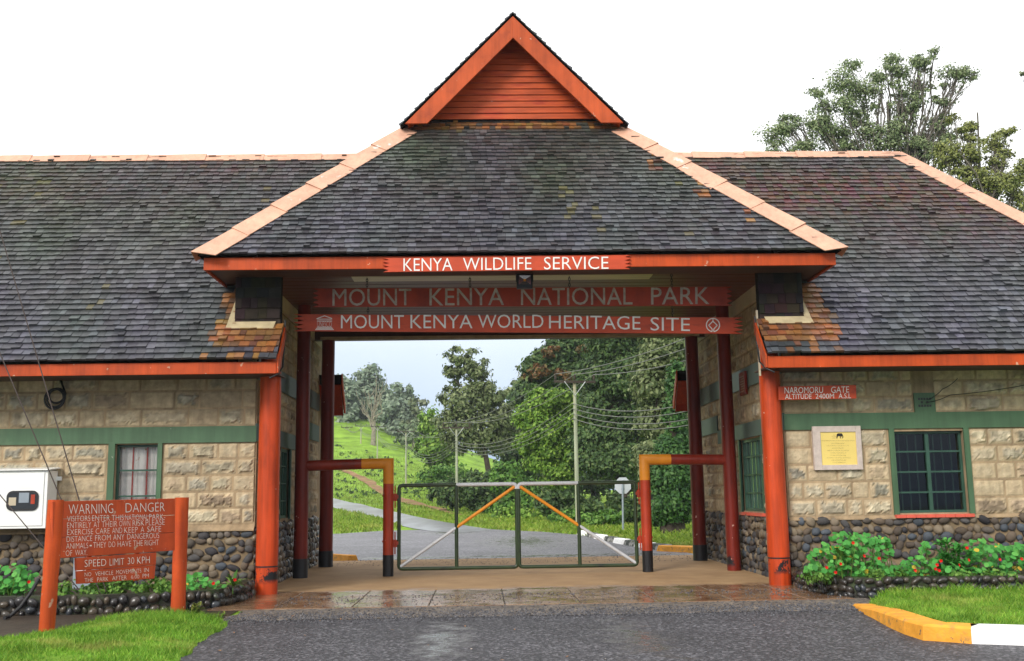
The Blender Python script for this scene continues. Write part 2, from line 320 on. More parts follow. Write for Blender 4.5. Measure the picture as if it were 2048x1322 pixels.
# asphalt: dark chippings, wet patches that mirror the sky
def asphalt(name, wetspots, dry=.62, tone=1.):
    m = bpy.data.materials.new(name); m.use_nodes = True; t = m.node_tree; L = t.links.new; b = t.nodes['Principled BSDF']
    tc = N(t, 'ShaderNodeTexCoord'); v1 = N(t, 'ShaderNodeTexVoronoi', i_Scale=38.0); L(tc.outputs['Object'], v1.inputs['Vector'])
    r = N(t, 'ShaderNodeValToRGB'); L(v1.outputs['Color'], r.inputs[0])
    r.color_ramp.elements[0].color = (.010, .010, .012, 1); r.color_ramp.elements[1].color = (.19, .185, .20, 1); e = r.color_ramp.elements.new(.6); e.color = (.038, .037, .043, 1)
    n = N(t, 'ShaderNodeTexNoise', i_Scale=.55, i_Detail=6.0, i_Roughness=.6); L(tc.outputs['Object'], n.inputs['Vector'])
    mr = N(t, 'ShaderNodeMapRange', n1=.3, n2=.7, n3=.7, n4=1.3); L(n.outputs[0], mr.inputs[0])
    mu = N(t, 'ShaderNodeMix', data_type='RGBA', blend_type='MULTIPLY'); mu.inputs[0].default_value = 1; L(r.outputs[0], mu.inputs[6]); L(mr.outputs[0], mu.inputs[7])
    # wetness: stretched ellipses where water lies, broken up by noise
    prev = None
    for (cx, cy, rx, ry) in wetspots:
        mp = N(t, 'ShaderNodeMapping'); mp.inputs['Location'].default_value = (-cx/rx, -cy/ry, 0); mp.inputs['Scale'].default_value = (1/rx, 1/ry, 0); L(tc.outputs['Object'], mp.inputs[0])
        ln = N(t, 'ShaderNodeVectorMath', operation='LENGTH'); L(mp.outputs[0], ln.inputs[0])
        sm = N(t, 'ShaderNodeMapRange', n1=1.2, n2=.1, n3=0., n4=.34); L(ln.outputs['Value'], sm.inputs[0])
        if prev is None: prev = sm.outputs[0]
        else:
            mm = N(t, 'ShaderNodeMath', operation='MAXIMUM'); L(prev, mm.inputs[0]); L(sm.outputs[0], mm.inputs[1]); prev = mm.outputs[0]
    n2 = N(t, 'ShaderNodeTexNoise', i_Scale=3.2, i_Detail=8.0, i_Roughness=.72); L(tc.outputs['Object'], n2.inputs['Vector'])
    aa = N(t, 'ShaderNodeMath', operation='ADD'); L(prev, aa.inputs[0]); L(n2.outputs[0], aa.inputs[1])
    tn = N(t, 'ShaderNodeMix', data_type='RGBA', blend_type='MULTIPLY'); tn.inputs[0].default_value = 1; L(mu.outputs[2], tn.inputs[6]); tn.inputs[7].default_value = (tone, tone, tone, 1); mu = tn
    wt = N(t, 'ShaderNodeMapRange', n1=.66, n2=.86); L(aa.outputs[0], wt.inputs[0])
    ro = N(t, 'ShaderNodeMapRange', n3=dry, n4=.16); L(wt.outputs[0], ro.inputs[0]); L(ro.outputs[0], b.inputs['Roughness'])
    dk = N(t, 'ShaderNodeMix', data_type='RGBA'); L(wt.outputs[0], dk.inputs[0]); L(mu.outputs[2], dk.inputs[6]); dk.inputs[7].default_value = (.06, .055, .055, 1); L(dk.outputs[2], b.inputs['Base Color'])
    bs = N(t, 'ShaderNodeMapRange', n3=.9, n4=.12); L(wt.outputs[0], bs.inputs[0])
    bp = N(t, 'ShaderNodeBump', i_Distance=.012); L(bs.outputs[0], bp.inputs['Strength']); L(v1.outputs['Distance'], bp.inputs['Height']); L(bp.outputs[0], b.inputs['Normal'])
    return m
M['asphalt'] = asphalt('wet_asphalt', [(-1.1, -5.6, .5, 2.6), (.9, -5.6, .55, 2.8), (-1.0, -8.5, .5, 2.5), (.9, -8.5, .5, 2.5)])
M['lot'] = asphalt('gravel_asphalt', [(0, 9.0, 9, 1.1), (.6, 17, 2.4, 8), (-2, 27, 2.0, 7)], .5, 2.3)
APZ = .03
struct(sheet('road', [(-3.75, -3.42), (-3.9, -3.4), (4.15, -3.42), (4.05, -4.2), (3.72, -6.2), (6, -6.9), (30, -9), (60, -30), (60, -55), (-60, -55), (-60, -30), (-14, -9.5), (-7, -6.2), (-4.6, -3.9)], 0., M['asphalt']))
struct(sheet('gravel_strip_pavement', [(-3.9, -3.5), (-3.75, -2.05), (4.6, -2.05), (4.3, -3.0), (4.1, -3.5)], .006, mat('rough_concrete', (.17, .14, .11), .7, .3, .35, 3, .6, 40, col2=(.045, .042, .045), c2=(.48, .56), c2scale=16), res=.06, edge=.14))

def apron_material():
    m = bpy.data.materials.new('wet_concrete_floor'); m.use_nodes = True; t = m.node_tree; L = t.links.new; b = t.nodes['Principled BSDF']
    tc = N(t, 'ShaderNodeTexCoord'); sp = N(t, 'ShaderNodeSeparateXYZ'); L(tc.outputs['Object'], sp.inputs[0])
    n = N(t, 'ShaderNodeTexNoise', i_Scale=1.6, i_Detail=7.0, i_Roughness=.65); L(tc.outputs['Object'], n.inputs['Vector'])
    r = N(t, 'ShaderNodeValToRGB'); L(n.outputs[0], r.inputs[0])
    r.color_ramp.elements[0].position = .3; r.color_ramp.elements[0].color = (.30, .18, .085, 1); r.color_ramp.elements[1].position = .7; r.color_ramp.elements[1].color = (.43, .28, .14, 1)
    # rain-wet outer strip: Y < 0, with a ragged edge
    y = N(t, 'ShaderNodeMath', operation='MULTIPLY_ADD', n1=1.5, n2=-.75); L(n.outputs[0], y.inputs[0])
    y2 = N(t, 'ShaderNodeMath', operation='ADD'); L(y.outputs[0], y2.inputs[0]); L(sp.outputs[1], y2.inputs[1])
    wet = N(t, 'ShaderNodeMapRange', n1=.55, n2=.05); L(y2.outputs[0], wet.inputs[0])
    wc = N(t, 'ShaderNodeMix', data_type='RGBA'); L(wet.outputs[0], wc.inputs[0]); L(r.outputs[0], wc.inputs[6])
    r2 = N(t, 'ShaderNodeValToRGB'); n2 = N(t, 'ShaderNodeTexNoise', i_Scale=2.6, i_Detail=7.0, i_Roughness=.7); L(tc.outputs['Object'], n2.inputs['Vector']); L(n2.outputs[0], r2.inputs[0])
    r2.color_ramp.elements[0].position = .35; r2.color_ramp.elements[0].color = (.13, .062, .03, 1); r2.color_ramp.elements[1].position = .68; r2.color_ramp.elements[1].color = (.29, .18, .10, 1)
    L(r2.outputs[0], wc.inputs[7]); L(wc.outputs[2], b.inputs['Base Color'])
    n3 = N(t, 'ShaderNodeTexNoise', i_Scale=1.9, i_Detail=8.0, i_Roughness=.7); L(tc.outputs['Object'], n3.inputs['Vector'])
    wr = N(t, 'ShaderNodeMapRange', n1=.36, n2=.66, n3=.05, n4=.38); L(n3.outputs[0], wr.inputs[0])
    ro = N(t, 'ShaderNodeMix', data_type='FLOAT'); L(wet.outputs[0], ro.inputs[0]); ro.inputs[2].default_value = .85; b.inputs['Specular IOR Level'].default_value = .35; L(wr.outputs[0], ro.inputs[3]); L(ro.outputs[0], b.inputs['Roughness'])
    n4 = N(t, 'ShaderNodeTexNoise', i_Scale=25.0, i_Detail=4.0); L(tc.outputs['Object'], n4.inputs['Vector'])
    bp = N(t, 'ShaderNodeBump', i_Strength=.12, i_Distance=.01); L(n4.outputs[0], bp.inputs['Height']); L(bp.outputs[0], b.inputs['Normal'])
    return m
M['apron'] = apron_material(); M['clear'] = glass('clear_glass', (.95, .95, .95))
# driveway floor: slabs with open joints between them
mb = MB(); jx = [-4.3]+[-3.42+1.02*i for i in range(8)]+[4.35]; g = .008
def fz(y): return APZ*0+.012+.006*max(0, y)
def slab(x0, x1, y0, y1, dx=0):
    z0, z1 = fz(y0), fz(y1); b_ = -.1
    mb.add([(x0+dx, y0, b_), (x1+dx, y0, b_), (x1, y1, b_), (x0, y1, b_), (x0+dx, y0, z0), (x1+dx, y0, z0), (x1, y1, z1), (x0, y1, z1)], [(4, 5, 6, 7), (0, 1, 5, 4), (1, 2, 6, 5), (2, 3, 7, 6), (3, 0, 4, 7)])
for i in range(9):
    slab(jx[i]+g, jx[i+1]-g, -2.25, -.75+g*0-g); slab(jx[i]+g, jx[i+1]-g, -.75+g, .28-g)
slab(-4.3, 4.35, .28+.004, 7.4)
struct(mb.build('pavement', M['apron'], bevel=.006))
mb = MB(); mb.add([(-4.3, -2.25, .002), (4.35, -2.25, .002), (4.35, .3, .002), (-4.3, .3, .002)], [(0, 1, 2, 3)]); struct(mb.build('pavement_joint_bed', M['soil']))

# rear lot and the road that climbs away to the left
lot = [(-30, 7.4), (4.5, 7.4), (4.3, 9.5), (3.72, 11.5), (3.3, 15.5), (2.85, 21.5), (1.6, 25.5), (.2, 28.2), (-1.6, 33), (-3.2, 40), (-4.6, 40), (-4.35, 31), (-6.4, 26.8), (-30, 25)]
struct(sheet('rear_road_surface', lot, .006, M['lot'], res=.4, edge=.12))
def strip(name, left, right, m, z=.03, n=40, rag=0):
    def samp(pl, t):
        k = t*(len(pl)-1); i = min(int(k), len(pl)-2); return pl[i].lerp(pl[i+1], k-i)
    vs = []
    for i in range(n+1):
        a, b = samp(left, i/n), samp(right, i/n)
        for j in range(7):
            p = a.lerp(b, j/6)
            if rag: p = p+Vector((nz(p.x*.6, p.y*.3, 3), 0, 0))*rag
            vs.append((p.x, p.y, H(p.x, p.y)+z*(1 if p.y > 34 else .5)))
    return link_mesh(name, np.array(vs), [(i*7+j, i*7+j+1, (i+1)*7+j+1, (i+1)*7+j) for i in range(n) for j in range(6)], [m], None, sm=[True]*(n*6))
rl = [ground_at(*p) for p in ((925, 1066), (880, 1064), (830, 1058), (795, 1050), (765, 1037), (720, 1026.5), (667, 1015.5), (640, 1009))]
rr = [ground_at(*p) for p in ((990, 1060), (955, 1055), (915, 1049), (860, 1039.5), (796, 1025.5), (725, 1009), (667, 997), (640, 991))]
M['farroad'] = mat('wet_far_road', (.15, .15, .165), .28, .5, .25, .8, col2=(.24, .25, .28), c2=(.45, .6), c2scale=.5, stretch=(1, .25, 1))
struct(strip('far_road', rl, rr, M['farroad'], .02))
pl_ = [ground_at(*p) for p in ((672, 938), (716, 958), (752, 984), (800, 1004), (850, 1014), (910, 1030))]
pr_ = [ground_at(*p) for p in ((690, 938), (744, 960), (786, 988), (840, 1006), (890, 1018), (930, 1032))]
struct(strip('dirt_path', pl_, pr_, mat('trodden_earth', (.24, .145, .075), .95, .1, .3, .8, .5, 6, col2=(.15, .20, .03), c2=(.56, .64), c2scale=.9), .05, rag=.5))

# ------------------------------------------------------------------ gatehouse
gh = thing('gatehouse', 'stone gatehouse with steep grey shingle roofs and an orange gable over the driveway', 'gatehouse')
WS, WE, WZ, RY = 1.13, -.911, 3.525, 3.05          # wing roof: slope, eave Y, eave Z, ridge Y
PS, PE, PZ, PW, PGY = 1.042, -1.161, 5.078, 4.872, 1.85   # pavilion roof: slope, eave Y, eave Z, half width, gablet wall Y
def wz(y): return WZ+WS*(y-WE)
RZ = wz(RY); PR = PZ+PW*PS; OPEN = 3.72

SH = [(v, v*.99, v*1.02) for v in (.026, .031, .036, .040, .044, .049, .056, .068)]
def shingle_colour(p, rowt, brown=0., dry=0., moss=0.):
    k = random.choice(SH); u_ = random.uniform(.85, 1.2); c = [k[0]*1.08*u_*random.uniform(.96, 1.04), k[1]*1.09*u_, k[2]*1.14*u_*random.uniform(.94, 1.06)]
    st = nz(p[0]*1.1, rowt*.5, 4)                     # rain streaks that run down the slope
    c = [c[0]*(1-.14*st), c[1]*(1+.06*st), c[2]*(1-.2*st)]
    k = 1+.35*nz(p[0]*.8, rowt*.25, 21); c = [x*k for x in c]
    lich = nz(p[0]*2.1, rowt*.35, 11)
    if lich > .5 and random.random() < .15: c = [.10, .085, .042]
    sky_sheen = sstep(3.2, .4, rowt); c = [c[0]*(1-.03*sky_sheen), c[1]*(1+.03*sky_sheen), c[2]*(1+.13*sky_sheen)]  # lower courses tinted bluish: sky reflection put into the shingle colour
    g_ = moss*max(0, .35+nz(p[0]*.55, rowt*.5, 33)); c = [c[0]*(1-.05*g_), c[1]*(1+.22*g_), c[2]*(1-.28*g_)]
    b = brown*(.6+.8*nz(p[0]*.4, rowt*.8, 2))
    if b > 0: c = [c[i]*(1-min(1, b))+(.075, .040, .030)[i]*min(1, b)*random.uniform(.6, 1.3) for i in range(3)]
    if dry > 0 and random.random() < dry*1.15:
        k = random.choice([(.24, .105, .032), (.21, .085, .028), (.17, .072, .028), (.27, .13, .045), (.12, .055, .03), (.20, .088, .03)])
        c = [x*random.uniform(.8, 1.15) for x in k]
    return tuple(c)
def shingle_field(mb, O, E, S, Nn, length, bounds, exp, colour, wmin=.085, wmax=.16, thick=.02, slip=.04):
    """courses of separate shingles: O eave origin, E along the eave, S up the slope, Nn outward"""
    O, E, S, Nn = Vector(O), Vector(E), Vector(S), Vector(Nn); rows = int(length/exp)+1
    for r in range(rows):
        s0 = r*exp; a, b = bounds(s0+exp*.5)
        if b-a < .05: continue
        u = a-random.uniform(0, .1); wav = random.uniform(0, 9)
        while u < b:
            wd = random.uniform(wmin, wmax); u0, u1 = max(u, a), min(u+wd-.005, b)
            if u1-u0 > .02:
                j0 = .012*nz(u*1.3, r*3.1, wav)+random.gauss(0, .0035); j1 = j0+random.gauss(0, .004)
                if random.random() < slip*.12: j0 -= random.uniform(.02, .05); j1 = j0
                s1 = min(s0+exp*1.2, length+.02); th = thick*random.uniform(.8, 1.35)
                if random.random() < slip: th *= 1.6
                p = [O+E*u0+S*(s0+j0), O+E*u1+S*(s0+j1), O+E*u1+S*s1, O+E*u0+S*s1]
                c = colour(O+E*u0+S*s0, s0); mb.col = c
                top = [p[0]+Nn*th, p[1]+Nn*th, p[2]+Nn*.003, p[3]+Nn*.003]
                mb.add([p[0], p[1]]+top, [(2, 3, 4, 5), (0, 1, 3, 2), (0, 2, 5), (1, 4, 3)])
            u += wd
    mb.col = (1, 1, 1)
def unit(v): return Vector(v).normalized()

# --- wing roofs
def wing_roof(sg):
    S = unit((0, 1, WS)); Nn = unit((0, -WS, 1)); L = (RY-WE)*math.sqrt(1+WS*WS); cs = 1/math.sqrt(1+WS*WS)
    xr, xe = (7.68, 11.64) if sg > 0 else (11.5, 15.4)     # ridge end and eave corner
    mb = MB(); mb.smooth = False
    def bounds(s):
        y = WE+s*cs; inn = OPEN if y < -.36 else min(4.45, (PR-wz(y))/PS-.06); o = xe-(y-WE)*(xe-xr)/(RY-WE)
        return (inn, o) if sg > 0 else (-o, -inn)
    def colour(p, s):
        dry = 0
        if abs(p.x) < 4.93+.05*nz(p.z*4, 1) and p.z < 4.75: dry = .9*sstep(4.97, 4.72, abs(p.x))*sstep(4.85, 4.6, p.z)
        if p.z < 3.68: dry *= .3
        br = (sstep(1.6, 5.2, s)*1.25 if sg > 0 else .1+sstep(3.0, 6., s)*.4)
        return shingle_colour(p, s, br, dry, sstep(1.5, 4.5, s))
    shingle_field(mb, (0, WE, WZ), (1, 0, 0), S, Nn, L, bounds, .135, colour, thick=.034)
    roof = mb.build('wing_roof', M['shingle'], gh)
    d = MB(); t = .07                                       # deck, back slope and hip end
    def q(x, y, z): return (sg*x, y, z-.012)
    yb = 2*RY-WE
    e0, e1 = OPEN+.02, 4.45
    d.add([q(e0, WE+.02, wz(WE+.02)), q(xe-.02, WE+.02, wz(WE+.02)), q(xe-1.0, -.36+.0, wz(-.36)), q(e0, -.36, wz(-.36))], [(0, 1, 2, 3) if sg > 0 else (3, 2, 1, 0)])
    ym = (PZ-.1-WZ)/WS+WE; xi = (PR-RZ)/PS-.05
    d.add([q(e1, -.36, wz(-.36)), q(xe-.55, -.36, wz(-.36)), q(xr, RY, RZ), q(xi, RY, RZ), q(e1, ym, wz(ym))], [(0, 1, 2, 3, 4) if sg > 0 else (4, 3, 2, 1, 0)])
    d.add([q(xe, WE, WZ), q(xe, yb, WZ), q(xr, RY, RZ)], [(0, 1, 2) if sg > 0 else (2, 1, 0)])
    d.add([q(e1, RY, RZ), q(xr, RY, RZ), q(xe, yb, WZ), q(e1, yb, WZ)], [(0, 1, 2, 3) if sg > 0 else (3, 2, 1, 0)])
    d.add([q(OPEN, 6.46, wz(WE+(yb-6.46))), q(e1, 6.46, wz(WE+(yb-6.46))), q(e1, yb, WZ), q(OPEN, yb, WZ)], [(0, 1, 2, 3) if sg > 0 else (3, 2, 1, 0)])
    d.build('roof_deck', M['rooffelt'], roof)
    # ridge and hip capping, in overlapping sheets
    c = MB()
    def cap_run(p0, p1, n1, n2, w1, w2, seg, lift=.03):
        p0, p1 = Vector(p0), Vector(p1); L_ = (p1-p0).length; n = max(1, round(L_/seg)); dr = (p1-p0)/L_
        for i in range(n):
            a = p0+dr*(L_*i/n-.03); b = p0+dr*(L_*(i+1)/n); l0, l1 = lift+.016+random.uniform(0, .01), lift
            up = (n1+n2).normalized()
            f1 = (dr.cross(n1)).normalized(); f1 = -f1 if f1.dot(n2) > 0 else f1
            f2 = (dr.cross(n2)).normalized(); f2 = -f2 if f2.dot(n1) > 0 else f2
            j = random.uniform(-.006, .006)
            for f_, n_, w_ in ((f1, n1, w1), (f2, n2, w2)):
                A, B = a+up*(l0+.02), b+up*(l1+.02); C = b+f_*(w_+j)+n_*l1; D = a+f_*(w_+j)+n_*(l0*.8)
                c.add([A, B, C, D, A-up*.008, B-up*.008, C-n_*.012, D-n_*.012], [(0, 1, 2, 3), (7, 6, 5, 4), (2, 6, 7, 3), (1, 5, 6, 2), (0, 3, 7, 4)])
    back = unit((0, WS, 1)); endn = unit((sg*WS, 0, 1)); rin = 1.5
    cap_run((sg*rin, RY, RZ), (sg*xr, RY, RZ), Nn, back, .17, .17, 1.06)
    cap_run((sg*xe, WE, WZ), (sg*xr, RY, RZ), Nn, endn, .27, .27, 1.45)
    c.build('ridge_capping', M['cap'], roof)
    c = MB(); z0 = at(548, 747, Y=-.82).z; z1 = 3.49
    x0, x1 = sorted((sg*(OPEN+.01), sg*(xe-.05)))
    c.box(x0, x1, -.84, -.80, z0, z1); c.build('fascia', M['orange'], gh, .006)
    # verge board up the open edge beside the driveway, and its mate at the back
    xv = sg*OPEN
    for fl in (0, 1):
        c = MB()
        Y = (lambda y: 2*RY-y) if fl else (lambda y: y)
        c.prism([(xv, Y(WE+.05), WZ-.02), (xv, Y(-.30), wz(-.30)-.06), (xv, Y(-.30), wz(-.30)-.30), (xv, Y(-.79), z0+.005), (xv, Y(WE+.05), z0+.005)], (-sg*.028, 0, 0))
        c.build('verge_board', M['orange'], gh, .004)
    c = MB(); x0, x1 = sorted((sg*(OPEN+.03), sg*4.44)); c.prism([(x0, 6.96, 3.27), (x1, 6.96, 3.27), (x1, 6.96, 3.44), (x0, 6.96, 3.44)], (0, .03, 0)); c.prism([(x0, 6.5, 3.9), (x1, 6.5, 3.9), (x1, 6.95, 3.42), (x0, 6.95, 3.42)], (0, .02, .02)); c.build('rear_eave_board', M['red'], gh)
    s = MB(); x0, x1 = sorted((sg*(OPEN+.04), sg*(xe-.1))); s.box(x0, x1, -.80, .1, z0+.03, z0+.05)
    s.build('eave_soffit', M['soffit'], gh)
    return roof
for sg in (-1, 1): wing_roof(sg)

# --- pavilion roof
S = unit((0, 1, PS)); Nn = unit((0, -PS, 1)); cs = 1/math.sqrt(1+PS*PS); Lp = (PGY-PE)/cs+.02
mb = MB()
def pb(s): hw = PW-s*cs; return (-hw, hw)
def pc(p, s):
    dry = .75 if p.z > 7.98 else 0
    if abs(abs(p.x)-(PW-s*cs)) < .9 and p.x > 0 and nz(p.x*3.2, 3, 3) > .33 and 5.5 < p.z < 7.4: dry = .45
    return shingle_colour(p, s, .15+sstep(2.6, 4., s)*.2, dry, sstep(.6, 2.5, s))
shingle_field(mb, (0, PE, PZ), (1, 0, 0), S, Nn, Lp, pb, .132, pc, thick=.034)
BY = 1.40                                               # barge plane
def side(sg):                                           # upper side slopes whose ends show along the gable
    n = unit((sg*PS, 0, 1)); s_ = unit((-sg, 0, PS)); z0 = 8.02; xo = (PR-z0)/PS
    yb_ = 2*RY-BY
    shingle_field(mb, (sg*xo, 0, z0), (0, 1, 0), s_, n, xo/cs+.01, lambda s: (BY-.03, BY+1.7), .132, lambda p, s: shingle_colour(p, s), thick=.028)
side(-1); side(1)
proof = mb.build('pavilion_roof', M['shingle'], gh)
d = MB(); e = .012
d.add([(-PW+.02, PE+.02, PZ-e), (PW-.02, PE+.02, PZ-e), (PW-3.01, PGY, 8.21-e), (-PW+3.01, PGY, 8.21-e)], [(0, 1, 2, 3)])
yb2 = 2*RY-PE
for sg in (-1, 1):
    q = [(sg*PW, PE, PZ-e), (sg*PW, yb2, PZ-e), (sg*(PW-3.01), 2*RY-PGY, 8.21-e), (sg*(PW-3.01), PGY, 8.21-e)]
    d.add(q, [(0, 1, 2, 3) if sg > 0 else (3, 2, 1, 0)])
    xo = (PR-8.03)/PS; q = [(sg*xo, BY, 8.03-e), (sg*xo, 2*RY-BY, 8.03-e), (0, 2*RY-BY, PR-e), (0, BY, PR-e)]
    d.add(q, [(0, 1, 2, 3) if sg > 0 else (3, 2, 1, 0)])
d.add([(-PW, yb2, PZ-e), (PW, yb2, PZ-e), (PW-3.01, 2*RY-PGY, 8.21-e), (-PW+3.01, 2*RY-PGY, 8.21-e)], [(3, 2, 1, 0)])
d.add([(-1.4, 2*RY-PGY, 8.2), (1.4, 2*RY-PGY, 8.2), (0, 2*RY-PGY, PR-.1)], [(2, 1, 0)])
d.build('roof_deck', M['rooffelt'], proof)
# hip capping
for sg in (-1, 1):
    c = MB(); p0 = Vector((sg*(PW+.03), PE-.03, PZ-.02)); p1 = Vector((sg*(PW-2.86), PE+2.86, PZ+2.86*PS)); L_ = (p1-p0).length; n = 6; dr = (p1-p0)/L_
    n1, n2 = Nn, unit((sg*PS, 0, 1)); up = (n1+n2).normalized()
    f1 = dr.cross(n1).normalized(); f1 = -f1 if f1.dot(n2) > 0 else f1
    f2 = dr.cross(n2).normalized(); f2 = -f2 if f2.dot(n1) > 0 else f2
    for i in range(n):
        a = p0+dr*(L_*i/n-.03); b = p0+dr*(L_*(i+1)/n); l0, l1 = .05+random.uniform(0, .012), .032
        tl = .05 if (sg > 0 and i == 3) else 0
        for f_, n_ in ((f1, n1), (f2, n2)):
            w_ = .30+random.uniform(-.008, .008)
            A, B = a+up*(l0+.02), b+up*(l1+.02); C = b+f_*w_+n_*l1; D = a+f_*(w_+tl)+n_*(l0*.8-tl*.4)
            if i == 0: D = D+dr*.16
            c.add([A, B, C, D, A-up*.008, B-up*.008, C-n_*.012, D-n_*.012], [(0, 1, 2, 3), (7, 6, 5, 4), (2, 6, 7, 3), (1, 5, 6, 2), (0, 3, 7, 4)])
    c.build('hip_capping', M['cap'], proof)
# gablet: barge boards, lapped siding
zt = PR-.045
for sg in (-1, 1):
    zo = 8.06; xo = (zt-zo)/PS; xi = xo-.40
    c = MB(); c.prism([(0, BY, zt), (sg*xo, BY, zo), (sg*xi, BY, zo), (0, BY, zt-.405*PS)][::sg], (0, .05, 0)); c.build('barge_board', M['barge'], gh, .006)
    c = MB(); c.prism([(sg*.03, BY+.05, zt-.06), (sg*(xo-.05), BY+.05, zo+.02), (sg*(xo-.05), PGY+.02, zo+.02), (sg*.03, PGY+.02, zt-.06)], (0, 0, -.03)); c.build('gable_soffit', M['siding'], gh)
c = MB(); nb = 14; z0, z1 = 8.30, 9.95; hb = (z1-z0)/nb
for i in range(nb):
    a, b = z0+hb*i, z0+hb*(i+1)-.007; xa, xb = (PR-.12-a)/PS, max(.01, (PR-.12-b)/PS)
    c.add([(-xa, PGY-.018, a), (xa, PGY-.018, a), (xb, PGY+.002, b), (-xb, PGY+.002, b), (-xa, PGY+.012, a), (xa, PGY+.012, a)], [(0, 1, 2, 3), (0, 4, 5, 1)])
c.build('gable_siding', M['siding'], gh)
c = MB(); c.box(-1.75, 1.75, PGY+.02, PGY+.05, 8.1, 8.6); c.build('gable_backing', M['rooffelt'], gh)
# fascia, soffit and front lintel of the pavilion
fz0, fz1 = 4.855, 5.045
c = MB(); c.box(-4.80, 4.80, -1.07, -1.03, fz0, fz1); c.box(-4.80, -4.76, -1.03, 7.1, fz0, fz1); c.box(4.76, 4.80, -1.03, 7.1, fz0, fz1); c.build('pavilion_fascia', M['orange'], gh, .006)
c = MB(); c.box(-4.76, 4.76, -1.03, -.36, fz0+.035, fz0+.06)
for sg in (-1, 1):
    x0, x1 = sorted((sg*4.50, sg*4.76)); c.box(x0, x1, -.36, 7.0, fz0+.035, fz0+.06)
c.build('pavilion_soffit', M['soffit'], gh)
c = MB(); c.box(-3.77, 3.77, -.36, -.18, 4.955, 5.06); c.build('front_lintel', M['cream'], gh)
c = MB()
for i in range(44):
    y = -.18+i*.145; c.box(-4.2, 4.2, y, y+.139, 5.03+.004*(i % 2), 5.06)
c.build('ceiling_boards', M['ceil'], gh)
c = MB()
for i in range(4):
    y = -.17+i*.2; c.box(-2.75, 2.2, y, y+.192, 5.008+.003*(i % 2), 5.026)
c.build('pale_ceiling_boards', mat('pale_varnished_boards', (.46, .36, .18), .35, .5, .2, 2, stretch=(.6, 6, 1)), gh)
c = MB(); c.box(-4.19, 4.19, 5.50, 5.72, 4.77, 5.028); bl = c.build('rear_lintel', M['soffit'], gh)
c = MB(); c.box(-4.05, 4.05, 5.47, 5.497, 4.765, 4.83); c.build('lintel_strip', M['flash'], bl)
# shingle-hung cheeks beside the opening
for sg in (-1, 1):
    x0, x1 = sorted((sg*3.775, sg*4.48)); c = MB(); zb = wz(-.36)-.10
    c.box(x0, x1, -.345, -.20, zb-.35, 4.93); ck = c.build('cheek_wall', M['rooffelt'], gh)
    c = MB(); shingle_field(c, (0, -.347, zb+.02), (1, 0, 0), (0, 0, 1), (0, -1, 0), 4.9-zb, lambda s: (x0, x1), .165, lambda p, s: tuple(k*random.uniform(.6, 1.1) for k in (.030, .022, .019)), .11, .22, .024, 0)  # shadow of the eave over the cheeks is put into these dark colours
    c.build('hung_shingles', M['hung'], ck)
    c = MB(); n = unit((0, -WS, 1)); s_ = unit((0, 1, WS))                     # lead flashing lying on the wing shingles
    o = Vector((sg*3.80, -.37, wz(-.37)))
    def strip_(a, b, wdt0, wdt1, lift=.03):
        c.obox(a+n*lift, b-a, s_*wdt0, n*.006)
    y0 = -.36-.10
    A = Vector((0, y0, wz(y0))); c.add([A+Vector((sg*3.86, 0, 0))+n*.034, A+Vector((sg*4.60, 0, 0))+n*.034, Vector((sg*4.58, -.347, wz(-.347)))+n*.034, Vector((sg*3.84, -.347, wz(-.347)))+n*.034], [(0, 1, 2, 3) if sg > 0 else (3, 2, 1, 0)])
    c.add([Vector((sg*4.482, -.347, wz(-.347)))+n*.036, Vector((sg*4.585, -.347, wz(-.347)))+n*.036, Vector((sg*4.55, .16, wz(.16)))+n*.036, Vector((sg*4.482, .16, wz(.16)))+n*.036], [(0, 1, 2, 3) if sg > 0 else (3, 2, 1, 0)])
    c.build('flashing', M['flash'], ck)
    c = MB(); xw0, xw1 = sorted((sg*4.482, sg*4.46)); c.box(xw0, xw1, -.2, 6.3, 4.2, 4.93); c.build('pavilion_side_wall', M['rooffelt'], gh)

